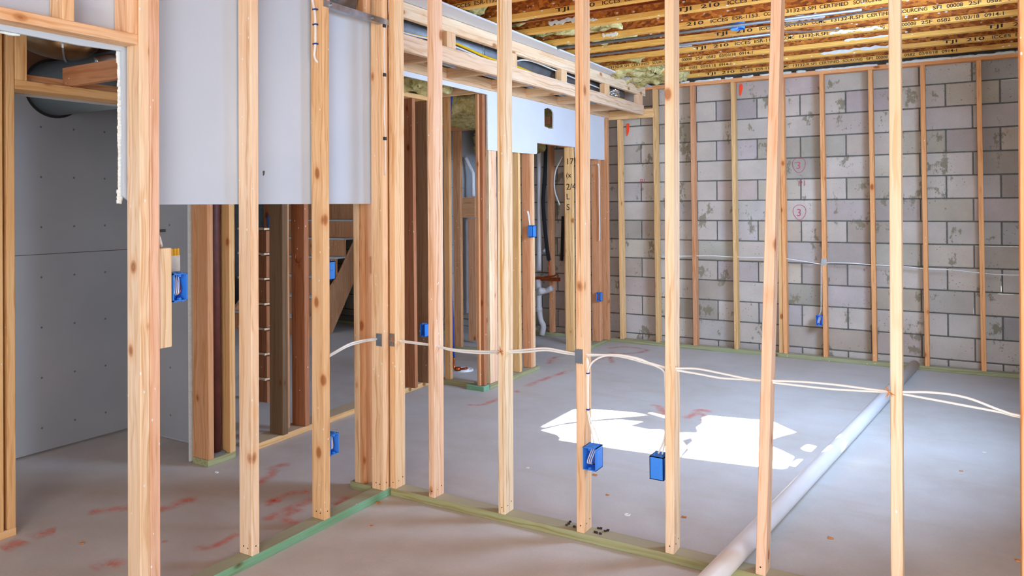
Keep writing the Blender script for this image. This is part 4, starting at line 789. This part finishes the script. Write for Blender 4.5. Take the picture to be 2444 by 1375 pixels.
for i, (x0, y0, x1, y1, lb) in enumerate(((-1.20, 5.62, -0.35, 5.40, 'bent galvanised hanger bar between the joists, front'), (-1.25, 5.76, -0.75, 5.90, 'short galvanised hanger bar at the end of the rear conduit'))):
    bm = bmesh.new(); d = Vector((x1 - x0, y1 - y0, 0)).normalized(); nrm = Vector((-d.y, d.x, 0)) * 0.02
    for a, b, z0, z1 in (((x0, y0), ((x0 + x1) / 2, (y0 + y1) / 2), CZ + 0.01, CZ - 0.012), (((x0 + x1) / 2, (y0 + y1) / 2), (x1, y1), CZ - 0.012, CZ - 0.006)):
        v = [bm.verts.new(p) for p in [(a[0] - nrm.x, a[1] - nrm.y, z0), (a[0] + nrm.x, a[1] + nrm.y, z0), (b[0] + nrm.x, b[1] + nrm.y, z1), (b[0] - nrm.x, b[1] - nrm.y, z1)]]
        w2 = [bm.verts.new((q.co.x, q.co.y, q.co.z + 0.003)) for q in v]
        bm.faces.new(v); bm.faces.new(w2[::-1])
        for k in range(4): bm.faces.new((v[k], v[(k + 1) % 4], w2[(k + 1) % 4], w2[k]))
    tag(place(link('hanger_bar', bm, M['galv']), (x0, y0, CZ)), lb, 'bracket')
random.seed(21)
for i, (x, y, L_, z0, z1, lb) in enumerate([(-2.54, 4.83, 0.22, 0.03, 0.075, 'on the web left of the boxed near stud'), (-2.32, 4.83, 0.16, 0.02, 0.05, 'on the web right of the boxed near stud'), (-2.31, 5.255, 0.12, -0.004, 0.034, 'on the flange right of the boxed near stud'), (-2.15, 6.105, 0.25, 0.034, 0.06, 'along the joist right of the boxed stud'), (-1.05, 6.955, 0.55, 0.01, 0.05, 'near the reddish furring stud'),
                                          (-1.12, 5.68, 0.30, 0.034, 0.09, 'in the bay right of the slanted stud'), (-0.85, 6.105, 0.36, 0.0, 0.034, 'on the joist behind the hanger bar'), (-0.80, 6.53, 0.4, 0.02, 0.045, 'on the third joist from the block wall'), (-1.15, 4.83, 0.35, 0.036, 0.11, 'at the picture top right of the slanted stud')]):
    n = 14; up = [(x + L_ * k / n, CZ + z1 - 0.45 * (z1 - z0) * random.random() * (1 if 0 < k < n else 1.8)) for k in range(n + 1)]; dn = [(x + L_ * k / n, CZ + z0 + 0.4 * (z1 - z0) * random.random()) for k in range(n, -1, -1)]
    yy = y + 0.024 if z0 > 0.033 else y
    bm = bmesh.new(); prism(bm, up + dn, 'y', yy - 0.006, yy - 0.0003)
    tag(place(link('foam_smear', bm, M['foam']), (x, yy, CZ + z0)), 'white foam smear ' + lb, 'foam', 'foam smears on the joists')

# ------------------------------------------------------------------ red marks and debris on the floor
def mark(pts, wd):
    pts = [Vector((x, y, 0.0012)) for x, y in pts]
    P = [pts[0] * 2 - pts[1]] + pts + [pts[-1] * 2 - pts[-2]]; q = []
    for i in range(1, len(P) - 2):
        for k in range(6):
            u = k / 6; a, b, c, d = P[i - 1], P[i], P[i + 1], P[i + 2]
            q.append(0.5 * ((2 * b) + (c - a) * u + (2 * a - 5 * b + 4 * c - d) * u * u + (3 * b - a - 3 * c + d) * u ** 3))
    q.append(pts[-1]); bm = bmesh.new(); uv = bm.loops.layers.uv.new('uv'); L = []
    for i, p in enumerate(q):
        t = (q[min(i + 1, len(q) - 1)] - q[max(i - 1, 0)]).normalized(); n = Vector((-t.y, t.x, 0)) * wd / 2
        L.append((bm.verts.new(p + n), bm.verts.new(p - n), i / (len(q) - 1)))
    for a, b in zip(L, L[1:]):
        f = bm.faces.new((a[0], a[1], b[1], b[0])); f.normal_update()
        if f.normal.z < 0: f.normal_flip()
        for l in f.loops:
            s = a if l.vert in (a[0], a[1]) else b; l[uv].uv = (s[2], 1.0 if l.vert is s[0] else 0.0)
    o = link('spray_mark', bm, M['spray'], floor); o.location.z = random.uniform(0, 0.0006); return o
MARKS = [([(-3.691, 2.136), (-3.637, 2.196), (-3.58, 2.258), (-3.529, 2.336)], 0.06), ([(-3.631, 1.842), (-3.628, 1.909), (-3.606, 1.948)], 0.07), ([(-3.424, 2.3), (-3.393, 2.395), (-3.402, 2.47), (-3.357, 2.515)], 0.06), ([(-2.912, 2.144), (-2.84, 2.185), (-2.837, 2.282), (-2.858, 2.361)], 0.035), ([(-3.076, 2.116), (-3.052, 2.134)], 0.02), ([(-3.624, 1.716), (-3.62, 1.766), (-3.625, 1.821)], 0.08), ([(-3.376, 2.987), (-3.382, 3.079), (-3.341, 3.126)], 0.05), ([(-3.282, 2.708), (-3.274, 2.851), (-3.356, 3.03)], 0.05), ([(-3.018, 2.627), (-3.007, 2.798), (-2.937, 2.89)], 0.05), ([(-2.779, 2.698), (-2.817, 2.647), (-2.797, 2.573), (-2.729, 2.551), (-2.688, 2.596)], 0.04), ([(-2.855, 2.49), (-2.862, 2.662), (-2.85, 2.848)], 0.05), ([(-2.703, 2.801), (-2.701, 2.857), (-2.712, 2.927)], 0.04), ([(-3.098, 1.807), (-3.084, 1.879), (-3.005, 1.903)], 0.06), ([(-2.972, 2.629), (-3.017, 2.696), (-2.959, 2.698)], 0.03), ([(-3.086, 5.398), (-3.079, 5.725), (-3.031, 6.184)], 0.05), ([(-3.082, 5.21), (-3.049, 5.259)], 0.06), ([(-3.193, 4.699), (-3.096, 4.767), (-3.076, 5.003)], 0.04), ([(-3.17, 7.243), (-3.047, 7.415), (-2.789, 7.398)], 0.05), ([(-3.099, 7.079), (-2.939, 7.043), (-2.789, 7.222), (-2.778, 7.404)], 0.05), ([(-3.03, 6.994), (-2.81, 6.551)], 0.04), ([(-3.036, 6.47), (-3.031, 6.646), (-3.006, 6.888)], 0.05), ([(-3.326, 6.268), (-3.426, 6.544), (-3.383, 6.683)], 0.05), ([(-2.007, 5.347), (-1.943, 5.356), (-1.842, 5.232), (-1.759, 5.204)], 0.05), ([(-1.946, 5.149), (-1.844, 5.168), (-1.804, 5.228)], 0.04), ([(-1.68, 5.128), (-1.649, 5.265), (-1.646, 5.404), (-1.545, 5.398)], 0.05), ([(-1.632, 5.337), (-1.56, 5.266)], 0.04), ([(-1.572, 5.177), (-1.536, 5.173)], 0.04)]
for pts, wd in MARKS: mark(pts, wd * 1.8)
random.seed(5)
bits = [(-2.129, 3.741, 0.012, 'tan chip left of the boxed near stud'), (-1.751, 3.826, 0.012, 'chip just under the open blue box'), (-1.578, 3.599, 0.01, 'small chip beyond the plate below the open blue box'), (-1.395, 3.413, 0.016, 'flat pebble between the two boxed studs'), (-1.154, 3.523, 0.012, 'chip right of the smooth pale near stud'), (-0.844, 3.358, 0.016, 'chips cluster left of the slanted stud'), (-0.786, 3.853, 0.01, 'chip right of the slanted stud by the pipe'), (-0.521, 3.62, 0.012, 'chip on the open floor right of the pipe'), (-0.03, 4.877, 0.01, 'chip right of the rightmost pale stud'), (0.088, 5.293, 0.012, 'chip near the right edge beyond the cables'), (-2.527, 2.932, 0.012, 'reddish chip in front of the corner plates'), (-2.375, 2.71, 0.008, 'white speck on the near floor'), (-3.602, 2.821, 0.012, 'chip by the foot of the iron pipe'), (-3.368, 1.929, 0.01, 'dark chip on the closet side floor'), (0.175, 3.774, 0.01, 'chip at the lower right picture edge')]
for i, (x, y, s, lb) in enumerate(bits):
    bm = bmesh.new(); lump(bm, x - s, x + s, y - s * 0.5, y + s * 0.5, 0.0, s * 0.5, (3, 3, 3), s * 0.3, 60, i)
    tag(place(link('wood_chip', bm, M['shaving'] if i % 3 else M['foam']), (x, y, 0)), lb, 'chip', 'chips on the slab')
bm = bmesh.new()
for k in range(16):
    x = -1.56 + random.uniform(0, 0.19); y = Y1 + 0.02 + random.uniform(0, 0.06)
    if -1.49 < x < -1.44: continue
    lump(bm, x, x + 0.012, y, y + 0.008, 0.0385, 0.045, (2, 2, 2), 0.003, 50, k)
tag(place(link('crumbs', bm, M['dark']), (-1.5, Y1 + 0.04, 0.038)), 'dark crumbs on the plate around the boxed near stud', 'debris', kind='stuff')
